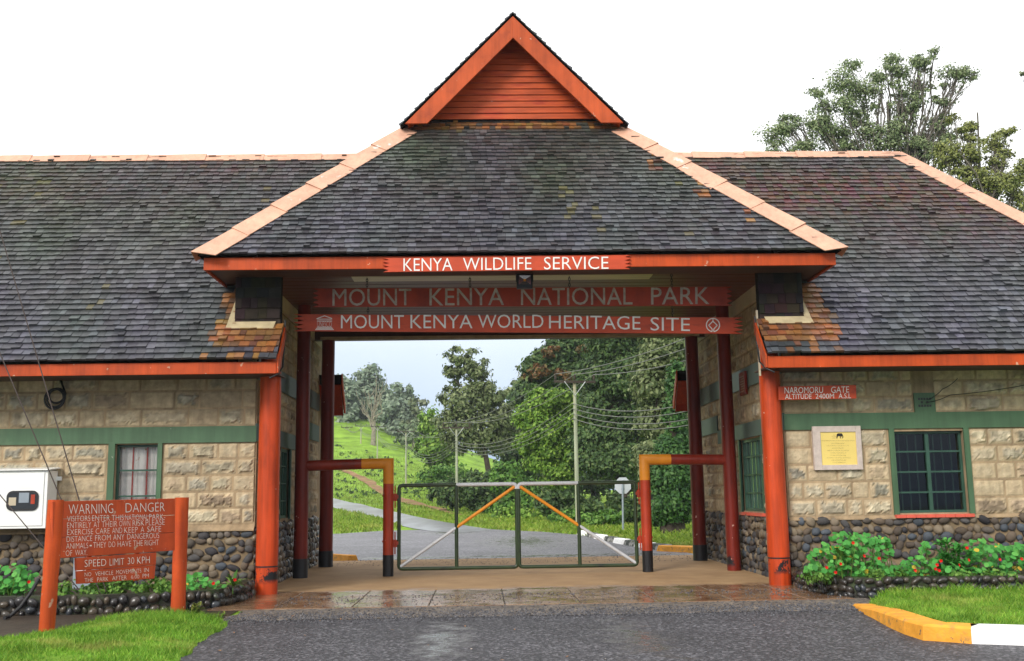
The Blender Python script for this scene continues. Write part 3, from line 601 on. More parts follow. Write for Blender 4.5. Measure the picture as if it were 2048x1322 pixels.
# --- masonry
STONES = [(.27, .245, .195), (.31, .28, .215), (.24, .225, .19), (.34, .30, .23), (.20, .155, .12), (.36, .32, .24), (.27, .21, .155), (.29, .275, .225)]
def stone_block(mb, O, U, V, Nn, w, h, bare=0.):
    nu, nv = max(6, int(w/.03)), max(6, int(h/.03)); cc = random.choice(STONES); k = random.uniform(.8, 1.15); sd = random.uniform(0, 99)
    dark = random.random() < .06; core = random.choice([.3, .6, .8, 1., 1.15, 1.15]); raise_ = random.uniform(.008, .036)
    if bare > random.random(): core = .25
    mu_, mv = random.uniform(.035, .075), random.uniform(.035, .06); vs, cs_ = [], []
    for j in range(nv+1):
        for i in range(nu+1):
            u, v = w*i/nu, h*j/nv
            e = min((u-mu_)/.03, (w-mu_-u)/.03, (v-mv)/.025, (h-mv-v)/.025)
            e += 1.6*nz(u*14+sd, v*14)+.8*nz(u*34+sd, v*34)
            m_ = sstep(-.2, .7, e); rough = nz(u*9+sd, v*9, 5)+.6*nz(u*26+sd, v*26, 5)
            hgt = .004*nz(u*20+sd, v*20, 8)+m_*core*(raise_+.022*rough)
            edge = i in (0, nu) or j in (0, nv)
            if edge: hgt = -.012
            vs.append(O+U*u+V*v+Nn*hgt)
            mo = .9+.25*nz((O+U*u).x*1.1+(O+U*u).y*1.1, (O+V*v).z*1.2, 3)-.22*max(0, nz((O+U*u).x*4+(O+U*u).y*4, (O+V*v).z*.6, 13))+.10*nz(u*30+sd, v*30, 2)
            mc = [(.54, .42, .265)[q]*mo for q in range(3)]
            sc_ = [cc[q]*(1.28, 1.24, 1.14)[q]*k*(1+.55*rough)*(.55 if dark and rough > -.2 else 1) for q in range(3)]
            f = m_*core*min(1, .9); f = min(1, f)
            c_ = [mc[q]*(1-f)+sc_[q]*f for q in range(3)]
            if edge: c_ = [.34, .26, .165]
            cs_.append(tuple(max(.01, x) for x in c_))
    mb.add(vs, [(j*(nu+1)+i, j*(nu+1)+i+1, (j+1)*(nu+1)+i+1, (j+1)*(nu+1)+i) for j in range(nv) for i in range(nu)], cs_)
def courses(mb, O, U, Nn, u0, u1, z0, z1, n, wmin=.3, wmax=.62, bare=0.):
    O, U, Nn = Vector(O), Vector(U), Vector(Nn); h = (z1-z0)/n
    for r in range(n):
        u = u0; 
        while u < u1-.02:
            wd = random.uniform(wmin, wmax)
            if u1-(u+wd) < .18: wd = u1-u
            stone_block(mb, O+U*u+Vector((0, 0, z0+r*h+.004)), U, Vector((0, 0, 1)), Nn, wd-.008, h-.008, bare); u += wd
def ico():
    import bmesh
    b = bmesh.new(); bmesh.ops.create_icosphere(b, subdivisions=2, radius=1); v = [x.co.copy() for x in b.verts]; f = [tuple(y.index for y in x.verts) for x in b.faces]; b.free(); return v, f
ICO = ico()
PEB = [(.085, .08, .078), (.065, .06, .062), (.13, .11, .09), (.19, .15, .105), (.085, .098, .115), (.13, .098, .07), (.045, .042, .045), (.22, .175, .12), (.15, .125, .105), (.10, .078, .06)]
def pebbles(mb, O, U, V, Nn, w, h, size, tone=.85, depth=.6, fill=.50):
    O, U, V, Nn = Vector(O), Vector(U), Vector(V), Vector(Nn); rows = max(1, round(h/(size*.88))); rh = h/rows
    mb.smooth = True
    for r in range(rows):
        u = random.uniform(-size*.3, size*.1)
        while u < w:
            a = size*random.uniform(.55, 1.55); b = rh*random.uniform(.68, 1.22)
            cu, cv = u+a/2, (r+.5)*rh+random.uniform(-.24, .24)*rh
            if -.01 < cu < w:
                ang = random.gauss(0, .5); ca, sa = math.cos(ang), math.sin(ang); ra, rb, rc = a*fill*1.03, b*fill*1.04, min(a, b)*depth*random.uniform(.45, .7)
                k = random.choice(PEB); t = tone*random.uniform(.7, 1.25); col = tuple(x*t for x in k); sd = random.uniform(0, 99); ctr = O+U*cu+V*cv
                vs = []
                for p in ICO[0]:
                    g_ = 1+.26*nz(p.x*1.15+sd, p.y*1.15, p.z*1.15)
                    x, y, z = p.x*ra*g_, p.y*rb*g_, p.z*rc*g_
                    vs.append(ctr+U*(x*ca-y*sa)+V*(x*sa+y*ca)+Nn*(z+.01))
                mb.add(vs, ICO[1], [col]*len(vs))
            u += a*.98
    mb.smooth = False
def wall_open(mb, x0, x1, y0, y1, z0, z1, ops):
    """solid wall with openings, as butted boxes; ops sorted (xa,xb,za,zb) along x"""
    x = x0
    for (a, b, c_, d_) in ops:
        mb.box(x, a, y0, y1, z0, z1); mb.box(a, b, y0, y1, z0, c_); mb.box(a, b, y0, y1, d_, z1); x = b
    mb.box(x, x1, y0, y1, z0, z1)
FY = .10; Z = Vector((0, 0, 1)); FN = (0, -1, 0)
# front wall, left wing
LO = (-6.40, -5.735, 1.12, 2.325); RO = (5.975, 7.105, 1.075, 2.372)
mb = MB(); wall_open(mb, -15, -4.2, FY+.02, FY+.3, -.2, 3.42, [LO]); fl_ = mb.build('front_wall', M['mortar'], gh)
mb = MB()
courses(mb, (0, FY+.012, 0), (1, 0, 0), FN, -12.2, -6.52, 1.065, 2.335, 5); mb.build('stone_courses', M['stone'], fl_ if 'fr_' not in globals() else fr_); mb = MB(); courses(mb, (0, FY+.012, 0), (1, 0, 0), FN, -5.65, -4.2, 1.065, 2.335, 5); mb.build('stone_courses', M['stone'], fl_); mb = MB()
courses(mb, (0, FY+.012, 0), (1, 0, 0), FN, -12.2, -4.2, 2.60, 3.44, 3, .35, .75, .35)
mb.build('stone_courses', M['stone'], fl_)
mb = MB(); mb.box(-13, -4.2, FY-.012, FY+.02, 2.34, 2.595); mb.box(-6.50, LO[0], FY-.012, FY+.02, 1.06, 2.34); mb.box(LO[1], -5.665, FY-.012, FY+.02, 1.06, 2.34); mb.build('green_band', M['green'], fl_)
mb = MB(); pebbles(mb, (-9.6, FY-.0, -.02), (1, 0, 0), Z, FN, 5.4, 1.0, .145); mb.build('pebble_base', M['pebble'], fl_); mb = MB(); mb.box(-13, -4.2, FY+.004, FY+.02, -.2, .968); mb.build('base_mortar', M['basemortar'], fl_)
mb = MB(); mb.prism([(-13, FY+.02, 1.06), (-13, FY-.05, .985), (-13, FY-.05, .965), (-13, FY+.02, .965)][::-1], (8.8, 0, 0)); mb.build('base_ledge', M['mortar'], fl_)
# front wall, right wing
mb = MB(); wall_open(mb, 4.2, 12, FY+.02, FY+.3, -.2, 3.42, [RO]); fr_ = mb.build('front_wall', M['mortar'], gh)
mb = MB()
courses(mb, (0, FY+.012, 0), (1, 0, 0), FN, 4.2, 5.88, 1.035, 2.41, 5, .25, .5); mb.build('stone_courses', M['stone'], fr_); mb = MB(); courses(mb, (0, FY+.012, 0), (1, 0, 0), FN, 7.2, 9.6, 1.035, 2.41, 5, .3, .55); mb.build('stone_courses', M['stone'], fr_); mb = MB()
courses(mb, (0, FY+.012, 0), (1, 0, 0), FN, 4.2, 6.34, 2.68, 3.44, 3, .35, .75, .3); mb.build('stone_courses', M['stone'], fr_); mb = MB(); courses(mb, (0, FY+.012, 0), (1, 0, 0), FN, 6.68, 9.6, 2.68, 3.44, 3, .35, .75, .3)
mb.build('stone_courses', M['stone'], fr_)
mb = MB(); mb.box(4.2, 12, FY-.012, FY+.02, 2.415, 2.675); mb.box(5.89, RO[0], FY-.012, FY+.02, 1.05, 2.415); mb.box(RO[1], 7.19, FY-.012, FY+.02, 1.05, 2.415); mb.box(6.34, 6.68, FY-.012, FY+.02, 2.675, 2.985); mb.build('green_band', M['green'], fr_)
mb = MB(); pebbles(mb, (4.2, FY, -.02), (1, 0, 0), Z, FN, 4.6, 1.03, .145); mb.build('pebble_base', M['pebble'], fr_); mb = MB(); mb.box(4.2, 12, FY+.004, FY+.02, -.2, .985); mb.build('base_mortar', M['basemortar'], fr_)
mb = MB(); mb.prism([(4.2, FY+.02, 1.04), (4.2, FY-.03, 1.0), (4.2, FY-.03, .985), (4.2, FY+.02, .985)][::-1], (7.8, 0, 0)); mb.build('base_ledge', M['mortar'], fr_)
# air brick
mb = MB(); 
for i in range(5):
    for j in range(3):
        if (i+j) % 2 == 0 or j != 1: mb.box(6.40+i*.045, 6.432+i*.045, FY-.016, FY-.012+.001, 2.76+j*.055, 2.795+j*.055)
mb.build('air_vent', M['rubber'], fr_)
# walls along the drive
for sg in (-1, 1):
    X = sg*4.2; Uv = (0, 1, 0); n = (-sg, 0, 0); o = (X, 0, 0)
    a, b = (1.55, 3.05) if sg > 0 else (2.15, 3.05); za, zb = (1.10, 2.40) if sg > 0 else (1.10, 2.34)
    mb = MB(); x0, x1 = sorted((X+sg*.02, X+sg*.25))
    mb.box(x0, x1, FY+.3, a, -.2, 4.76); mb.box(x0, x1, a, b, -.2, za); mb.box(x0, x1, a, b, zb, 4.76); mb.box(x0, x1, b, 6.95, -.2, 4.76); x0_, x1_ = sorted((X+sg*.02, X+sg*.25)); mb.box(x0_, x1_, FY+.02-.3, FY+.3, 3.42, 4.76)
    wl = mb.build('driveway_wall', M['mortar'], gh)
    mb = MB(); Xf = X+sg*.012
    if sg > 0: segs = [(FY, a-.05, 1.05, 2.42, 5), (b+.05, 6.4, 1.05, 2.64, 6), (FY, 6.4, 3.70, 4.75, 4), (FY, 4.8, 2.71, 3.32, 2), (4.8, 6.4, 3.02, 3.32, 1)]
    else: segs = [(FY, a-.05, 1.1, 2.35, 5), (b+.05, 6.4, 1.1, 2.62, 6), (FY, 6.4, 3.70, 4.75, 4), (FY, 4.8, 2.63, 3.32, 3), (4.8, 6.4, 3.02, 3.32, 1)]
    for (u0, u1, z0, z1, nn) in segs:
        mb = MB()
        if sg > 0: courses(mb, (Xf, 0, 0), (0, -1, 0), n, -u1, -u0, z0, z1, nn)
        else: courses(mb, (Xf, 0, 0), (0, 1, 0), n, u0, u1, z0, z1, nn)
        mb.build('stone_courses', M['stone'], wl)
    mb = MB(); x0, x1 = sorted((X-sg*.012, X+sg*.02))
    zl = 2.42 if sg > 0 else 2.36
    mb.box(x0, x1, FY, 4.8, zl, zl+.27); mb.box(x0, x1, 4.8, 6.4, 2.66, 3.0); mb.box(x0, x1, FY, 6.4, 3.33, 3.69); mb.build('painted_band', M['teal'], wl)
    mb = MB(); pebbles(mb, (X, FY if sg < 0 else 6.4, -.02), (0, 1 if sg < 0 else -1, 0), Z, n, 6.3, 1.06, .16); mb.build('pebble_base', M['wetpebble'] if sg < 0 else M['pebble'], wl)
    mb = MB(); x0, x1 = sorted((X-sg*.03, X+sg*.25)); mb.box(x0, x1, -.18, 5.49, 4.77, 5.028); x0, x1 = sorted((X, X+sg*.25)); mb.box(x0, x1, 5.73, 6.95, 4.765, 5.2); mb.build('upper_plaster', M['cream'], wl)
    # window in this wall
    fw = MB(); xa, xb = X+sg*.05, X+sg*.11; x0, x1 = sorted((xa, xb))
    for (y0, y1, z0, z1) in ((a, a+.05, za, zb), (b-.05, b, za, zb), (a+.05, b-.05, za, za+.05), (a+.05, b-.05, zb-.05, zb)): fw.box(x0, x1, y0, y1, z0, z1)
    x0b, x1b = sorted((X-sg*.012, X+sg*.045))
    for (y0, y1, z0, z1) in ((a-.09, a, za-.02, zb+.01), (b, b+.09, za-.02, zb+.01)): fw.box(x0b, x1b, y0, y1, z0, z1)
    win = fw.build('window', M['winGreen'], gh)
    fw = MB(); nb_ = 6 if sg > 0 else 3; x0, x1 = sorted((X+sg*.065, X+sg*.09))
    for i in range(1, nb_): y = a+(b-a)*i/nb_; fw.box(x0, x1, y-.012, y+.012, za+.05, zb-.05)
    x0, x1 = sorted((X+sg*.06, X+sg*.0645))
    for j in range(1, 4): z = za+(zb-za)*j/4; fw.box(x0, x1, a+.05, b-.05, z-.012, z+.012)
    fw.build('glazing_bars', M['winGreen'], win)
    fw = MB(); fw.add([(X+sg*.095, a+.05, za+.05), (X+sg*.095, b-.05, za+.05), (X+sg*.095, b-.05, zb-.05), (X+sg*.095, a+.05, zb-.05)], [(0, 1, 2, 3)]); fw.build('pane', M['glass'], win)
    if sg > 0: fw = MB(); fw.box(X-.06, X+.05, a-.08, b+.05, za-.075, za-.022); fw.build('sill', M['red_tile'], win)
    # room behind, dark
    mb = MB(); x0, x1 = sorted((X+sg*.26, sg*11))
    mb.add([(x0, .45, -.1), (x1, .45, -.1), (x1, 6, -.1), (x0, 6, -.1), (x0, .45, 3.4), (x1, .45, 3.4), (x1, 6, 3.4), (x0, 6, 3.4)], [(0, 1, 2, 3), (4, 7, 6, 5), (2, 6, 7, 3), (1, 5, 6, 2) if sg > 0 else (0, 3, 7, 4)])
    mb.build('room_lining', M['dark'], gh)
    mb = MB(); x0, x1 = sorted((sg*4.46, sg*12)); mb.box(x0, x1, 6.1, 6.4, -.2, 3.5); mb.build('rear_wall', M['mortar'], gh)
    mb = MB(); xe = 11.7 if sg > 0 else 14.7; x0, x1 = sorted((sg*xe, sg*(xe+.25))); mb.box(x0, x1, FY+.3, 6.1, -.2, 3.42); mb.build('end_wall', M['mortar'], gh)
# front windows
def front_window(op, cols, rows, bars, barm, curtain, sill):
    x0, x1, z0, z1 = op; f = MB(); y0, y1 = FY+.10, FY+.15
    for (a, b, c_, d_) in ((x0, x0+.04, z0, z1), (x1-.04, x1, z0, z1), (x0+.04, x1-.04, z0, z0+.04), (x0+.04, x1-.04, z1-.04, z1)): f.box(a, b, y0, y1, c_, d_)
    win = f.build('window', M['winGreen'], gh, .004)
    f = MB()
    for i in range(1, cols): x = x0+(x1-x0)*i/cols; f.box(x-.028, x+.028, y0-.004, y1-.01, z0+.04, z1-.04)
    xs_ = [x0+(x1-x0)*i/cols for i in range(cols+1)]
    for j in range(1, rows):
        z = z0+(z1-z0)*j/rows
        for i in range(cols): f.box(xs_[i]+(.028 if i else .04), xs_[i+1]-(.028 if i < cols-1 else .04), y0+.004, y1-.012, z-.014, z+.014)
    f.build('glazing_bars', M['winGreen'], win)
    f = MB()
    for i in range(1, bars):
        if cols > 1 and abs(i/bars-.5) < .01: continue
        x = x0+(x1-x0)*i/bars; f.box(x-.011, x+.011, y1+.05, y1+.072, z0, z1)
    f.build('security_bars', barm, win)
    f = MB(); f.add([(x0+.04, y1-.005, z0+.04), (x1-.04, y1-.005, z0+.04), (x1-.04, y1-.005, z1-.04), (x0+.04, y1-.005, z1-.04)], [(0, 1, 2, 3)]); f.build('pane', M['clear'] if curtain else M['glass'], win)
    if curtain:
        f = MB(); f.smooth = True; n = 90; vs = []
        for j in range(9):
            for i in range(n+1):
                u = i/n; t = j/8; sway = .03*math.sin(u*9+t*2)
                vs.append((x0+(x1-x0)*u, y1+.085+.012*math.sin(u*52+1.3*math.sin(u*17)+t*.8)+sway*.5, z0+(z1-.02-z0)*t))
        f.add(vs, [(j*(n+1)+i, j*(n+1)+i+1, (j+1)*(n+1)+i+1, (j+1)*(n+1)+i) for j in range(8) for i in range(n)]); f.build('curtain', M['curtain'], win)
    if sill: f = MB(); [f.box(x0-.08+i*.157, x0-.08+i*.157+.153, FY-.075, FY+.10, z0-.075, z0-.022) for i in range(8)]; f.build('sill', M['red_tile'], win, .004)
front_window(LO, 1, 3, 3, M['red'], True, False)
front_window(RO, 2, 4, 8, M['winGreen'], False, True)

# columns
def column_paint(name, base, y0, y1, thr):
    m = mat(name, base, .42, .25, .2, 2.2, .15, 18, col2=tuple(c*.5 for c in base), c2=(.55, .78), c2scale=1.8, stretch=(2, 2, .6), detail=7, chips=((.62, .42, .34), .715, 11), streak=.45); t = m.node_tree; L = t.links.new
    b = t.nodes['Principled BSDF']; src = b.inputs['Base Color'].links[0].from_socket
    tc = N(t, 'ShaderNodeTexCoord'); sp = N(t, 'ShaderNodeSeparateXYZ'); L(tc.outputs['Object'], sp.inputs[0])
    up = N(t, 'ShaderNodeMapRange', n1=y1+.015, n2=y1-.015); L(sp.outputs[2], up.inputs[0]); lo = N(t, 'ShaderNodeMapRange', n1=y0-.02, n2=y0+.06); L(sp.outputs[2], lo.inputs[0])
    n = N(t, 'ShaderNodeTexNoise', i_Scale=4.5, i_Detail=8.0, i_Roughness=.75); L(tc.outputs['Object'], n.inputs['Vector']); k = N(t, 'ShaderNodeMapRange', n1=thr, n2=thr+.03); L(n.outputs[0], k.inputs[0])
    a = N(t, 'ShaderNodeMath', operation='MULTIPLY'); L(up.outputs[0], a.inputs[0]); L(lo.outputs[0], a.inputs[1]); a2 = N(t, 'ShaderNodeMath', operation='MULTIPLY'); L(a.outputs[0], a2.inputs[0]); L(k.outputs[0], a2.inputs[1])
    mi = N(t, 'ShaderNodeMix', data_type='RGBA'); L(a2.outputs[0], mi.inputs[0]); L(src, mi.inputs[6]); mi.inputs[7].default_value = (.014, .014, .016, 1); L(mi.outputs[2], b.inputs['Base Color'])
    return m
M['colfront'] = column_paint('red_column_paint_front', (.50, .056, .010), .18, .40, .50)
M['colshade'] = column_paint('red_column_paint_shaded', (.17, .016, .008), .1, .30, .48)  # inner columns: shade of the driveway put into a darker red
def column(x, y, r, top, m, band, line):
    c = MB(); c.smooth = True; n = 14
    c.tube([(x+.006*nz(i*.7, x), y, -.1+(top+.1)*i/n) for i in range(n+1)], [r*(1.03-.05*i/n)+.004*nz(i*.9, x, y) for i in range(n+1)], 28)
    o = c.build('column', m, gh)
    if band: c = MB(); c.smooth = True; c.tube([(x, y, -.05), (x, y, .37)], r*1.04+.006, 28); c.build('black_base_band', M['black'], o)
    if line: c = MB(); c.smooth = True; c.tube([(x, y, .415), (x, y, .437)], r*1.03+.003, 28, False); c.build('black_line', M['black'], o)
for sg in (-1, 1):
    column(sg*3.97, -.02, .165, 3.86, M['colfront'], False, True)
    column(sg*3.955, 2.9, .125, 5.03, M['colshade'], sg < 0, False)
    column(sg*3.895, 5.6, .138, 4.77, M['colshade'], True, False)

# ------------------------------------------------------------------ signs
def board(mb, plane_y, px, jag=0, teeth=0, th=.035):
    """board from four photograph corners (ul, ur, lr, ll) on the plane Y, its two ends cut into points"""
    ul, ur, lr, ll = [at(*q, Y=plane_y) for q in px]; poly = [ul, ur]
    for i in range(teeth):
        a, b = i/teeth, (i+1)/teeth
        p = ur.lerp(lr, (a+b)/2); poly.append(p+(ul-ur).normalized()*jag)
        if i < teeth-1: poly.append(ur.lerp(lr, b))
    poly += [lr, ll]
    for i in range(teeth):
        a, b = i/teeth, (i+1)/teeth
        p = ll.lerp(ul, (a+b)/2); poly.append(p+(ur-ul).normalized()*jag)
        if i < teeth-1: poly.append(ll.lerp(ul, b))
    mb.prism(poly, (0, th, 0))
def words(mb, Yp, items, off=-.012):
    for (t, xa, xb, top, bot, dy) in items:          # dy: how much lower the right end stands, in pixels
        letters(mb, t, at(xa, bot, Y=Yp), at(xb, bot+dy, Y=Yp), at(xa, top, Y=Yp), off=off)
t = thing('hanging_sign', 'orange board with white lettering KENYA WILDLIFE SERVICE fixed along the eave', 'sign', at(1022, 528, Y=-1.1))
mb = MB(); board(mb, -1.115, [(766, 516), (1262, 510), (1262, 538), (766, 544)], .09, 4, .04); mb.build('board', M['sign'], t, .003)
mb = MB(); words(mb, -1.118, [('KENYA', 807, 905, 517, 542, -1), ('WILDLIFE', 926, 1063, 516, 540.5, -1.5), ('SERVICE', 1088, 1217, 514, 539, -1)], -.006); mb.build('lettering', M['white'], t)
SY = .30
t = thing('hanging_sign', 'weathered red board reading MOUNT KENYA NATIONAL PARK hung on chains from the driveway ceiling', 'sign', at(1045, 594, Y=SY))
mb = MB(); board(mb, SY, [(625, 577), (1465, 573), (1465, 611), (625, 614)], .10, 4); mb.build('board', M['signdark'], t, .003)
mb = MB(); words(mb, SY-.003, [('MOUNT', 665, 823, 578, 612, -1), ('KENYA', 859, 1008, 577, 611, -1), ('NATIONAL', 1042, 1265, 576, 610.5, -1), ('PARK', 1302, 1419, 575, 609, -1)], 0); mb.build('lettering', M['dullwhite'], t)
def chain(mb, x, y, z0, z1):
    n = max(2, round((z1-z0)/.045)); st = (z1-z0)/n
    for i in range(n):
        zc = z0+st*(i+.5); r = st*.62; pts = []
        for k in range(9):
            a = 2*math.pi*k/8; u, v = math.cos(a)*.016, math.sin(a)*r
            pts.append((x+(u if i % 2 else 0), y+(0 if i % 2 else u), zc+v))
        mb.tube(pts, .0065, 5, False)
for px in (734, 940, 1139, 1344):
    p = at(px, 577, Y=SY+.017); mb = MB(); chain(mb, p.x, SY+.017, p.z-.01, 5.03); mb.build('chain', M['rubber'], t)
t = thing('hanging_sign', 'lower orange board reading MOUNT KENYA WORLD HERITAGE SITE with white emblems at both ends', 'sign', at(1038, 648, Y=SY))
mb = MB(); board(mb, SY, [(587, 628), (1487, 635), (1487, 667.5), (587, 662)], .16, 4); mb.build('board', M['sign'], t, .003)
mb = MB(); words(mb, SY-.003, [('MOUNT', 682, 808, 630, 657, 0), ('KENYA', 821, 945, 629.5, 656.5, 0), ('WORLD', 956, 1087, 629, 656, 0), ('HERITAGE', 1098, 1281, 630, 657, 2.5), ('SITE', 1301, 1380, 634.5, 661, 1.5)], -.004); mb.build('lettering', M['white'], t)
for px in (736, 1345):
    p = at(px, 629.5 if px < 1000 else 634, Y=SY+.017); q = at(px, 613, Y=SY+.017); mb = MB(); chain(mb, p.x, SY+.017, p.z-.005, q.z+.005); mb.build('chain', M['rubber'], t)
# temple emblem
mb = MB(); Yl = SY-.006
def P2(px, py): return at(px, py, Y=Yl)
def bar(pts, wd, closed=False):
    pts = [P2(*p) for p in pts]; nn = len(pts)
    for i in range(nn if closed else nn-1):
        a, b = pts[i], pts[(i+1) % nn]; d = (b-a).normalized(); s_ = Vector((d.z, 0, -d.x))*wd/2
        mb.prism([a-s_, b-s_, b+s_, a+s_], (0, .004, 0))
bar([(633, 637.5), (649, 631.5), (664, 637)], .012); bar([(634, 638.2), (664, 638.2)], .011); bar([(634, 642), (664, 642)], .012)
for k, y in enumerate((654.2, 656.6, 659)): bar([(634-k*1.8, y), (664+k*1.8, y+.2)], .012)
letters(mb, 'UNESCO', P2(634.5, 653.2), P2(663.5, 653.4), P2(634.5, 643), off=-.02)
mb.build('temple_emblem', M['white'], t)
mb = MB(); cx, cy, R_ = 1426, 650, 13.2
arc = lambda a0, a1, r, n=24: [(cx+r*math.sin(math.radians(a0+(a1-a0)*i/n)), cy-r*math.cos(math.radians(a0+(a1-a0)*i/n))) for i in range(n+1)]
bar(arc(-172, 172, R_, 40), .016); bar([(cx-1.6, cy+13), (cx-1.6, cy+8), (cx-8.6, cy+.6), (cx, cy-7.6), (cx+8.6, cy+.6), (cx+1.6, cy+8), (cx+1.6, cy+13)], .015); bar([(cx, cy-7.6), (cx, cy-13)], .013)
mb.build('heritage_emblem', M['white'], t)
# gate name sign on the right column
t = thing('name_sign', 'small red board reading NAROMORU GATE ALTITUDE 2400M on the right front column', 'sign', at(1635, 785, Y=-.2))
mb = MB(); board(mb, -.23, [(1557, 773), (1712, 770), (1713, 797), (1558, 800)], 0, 0, .035); mb.build('board', M['sign'], t, .003)
mb = MB(); words(mb, -.233, [('NAROMORU', 1569, 1646, 774.5, 787, -1), ('GATE', 1662, 1698, 773.5, 786, -1), ('ALTITUDE', 1570, 1623, 788.5, 798.5, -1), ('2400M', 1631, 1668, 787.5, 797.5, -.5), ('A.S.L', 1677, 1702, 787, 797, -.5)], -.004); mb.build('lettering', M['white'], t)
# notice board in the driveway
t = thing('notice_board', 'small dark red notice board high on the right driveway wall', 'sign', (4.17, 2.42, 3.4))
mb = MB(); mb.box(4.14, 4.186, 2.2, 2.62, 3.2, 3.62); mb.build('board', M['redshade'], t, .004)
mb = MB()
for i in range(7): mb.box(4.137, 4.1395, 2.26, 2.56-.05*(i % 3), 3.26+i*.045, 3.272+i*.045)
mb.build('lettering', M['dullwhite'], t)
# commemorative plaque
t = thing('plaque', 'yellow brass commemorative plaque with an elephant emblem in a pale stone frame', 'plaque', (5.03, .05, 2.1))
mb = MB(); x0, x1, z0, z1 = 4.64, 5.42, 1.77, 2.465; a0, a1, b0, b1 = 4.765, 5.335, 1.85, 2.37
for q in ((x0, a0, z0, z1), (a1, x1, z0, z1), (a0, a1, z0, b0), (a0, a1, b1, z1)): mb.box(q[0], q[1], .045, .112, q[2], q[3])
mb.build('stone_frame', M['frame'], t, .006)
mb = MB(); mb.box(a0, a1, .062, .112, b0, b1); mb.build('brass_plate', M['brass'], t)
mb = MB(); PL = [('THE REHABILITATION OF THIS PARK HEADQUARTERS', 1642, 1709, 881.4), ('WAS COMMISSIONED BY', 1662, 1689, 886.6), ('HON. JOSEPHAT NANOK, E.G.H., M.P.', 1653, 1698, 891.4), ('ASSISTANT MINISTER', 1664, 1687, 896.2), ('MINISTRY OF FORESTRY AND WILDLIFE', 1655, 1698, 901), ('TO MARK THE BRANDING OF', 1661, 1692, 905.8), ('MT. KENYA NATIONAL PARK', 1661, 1692, 910.6), ('AS A WORLD CLASS TOURIST DESTINATION', 1653, 1701, 915.4), ('AND CONSERVATION AREA', 1663, 1692, 920.2), ('17TH NOVEMBER, 2011', 1665, 1691, 925)]
for (s_, xa, xb, y) in PL: letters(mb, s_, at(xa, y+1.1, Y=.059), at(xb, y+1.0, Y=.059), at(xa, y-.9, Y=.059), off=-.025)
for (s_, y) in (('KENYA', 870), ('WILDLIFE', 873), ('SERVICE', 876)): letters(mb, s_, at(1672-len(s_)*1.1, y+.9, Y=.059), at(1672, y+.9, Y=.059), at(1672-len(s_)*1.1, y-1, Y=.059), off=-.03)
mb.build('lettering', M['ink'], t)
mb = MB(); el = [(0, 0), (.0, .55), (.06, .82), (.2, .96), (.42, .98), (.55, .95), (.7, 1.0), (.85, .85), (.93, .6), (.98, .42), (1.0, .2), (.93, .03), (.8, .0), (.78, .08), (.88, .12), (.92, .25), (.86, .42), (.78, .38), (.72, .28), (.68, .4), (.62, .42), (.62, 0), (.52, 0), (.52, .38), (.4, .42), (.22, .42), (.14, .3), (.12, 0)]
o_ = at(1673.2, 876.8, Y=.058); ux = at(1686.6, 876.6, Y=.058)-o_; uz = at(1673.2, 866.4, Y=.058)-o_
mb.prism([o_+ux*a+uz*b for a, b in el][::-1], (0, .004, 0)); mb.build('elephant_emblem', M['ink'], t)
# floodlight
p = at(1049, 562, Y=-.45)
t = thing('floodlight', 'black square floodlight hanging under the pavilion eave', 'floodlight', p)
mb = MB(); hw, hh = .125, .10; fy = -.52
mb.prism([(p.x-hw, fy, p.z-hh-.03), (p.x+hw, fy, p.z-hh-.03), (p.x+hw, fy, p.z+hh), (p.x-hw, fy, p.z+hh)], (0, .10, 0)); mb.prism([(p.x-hw*.8, fy+.10, p.z-hh), (p.x+hw*.8, fy+.10, p.z-hh), (p.x+hw*.7, fy+.15, p.z+hh*.7), (p.x-hw*.7, fy+.15, p.z+hh*.7)], (0, .02, 0)); mb.build('housing', M['rubber'], t, .008)
mb = MB(); a = [(p.x-hw*.76, fy-.003, p.z-hh*.75), (p.x+hw*.76, fy-.003, p.z-hh*.75), (p.x+hw*.76, fy-.003, p.z+hh*.72), (p.x-hw*.76, fy-.003, p.z+hh*.72)]; cc = (p.x, fy+.0-.002, p.z)
ins = [(p.x+(q[0]-p.x)*.2, fy-.0025, p.z+(q[2]-p.z)*.2) for q in a]
tilt = [(q[0], q[1]-.012, q[2]) for q in a]; mb.add(tilt+ins, [(0, 1, 5, 4), (1, 2, 6, 5), (2, 3, 7, 6), (3, 0, 4, 7), (4, 5, 6, 7)]); mb.build('reflector', M['lamp'], t)
mb = MB(); s_ = .018; mb.box(p.x-s_, p.x+s_, fy-.012, fy-.006, p.z-s_, p.z+s_); mb.build('led_chip', M['yellow'], t)
mb = MB(); mb.box(p.x-hw-.012, p.x-hw-.002, fy+.03, fy+.06, p.z-.02, 4.89); mb.box(p.x+hw+.002, p.x+hw+.012, fy+.03, fy+.06, p.z-.02, 4.89); mb.build('bracket', M['rubber'], t)
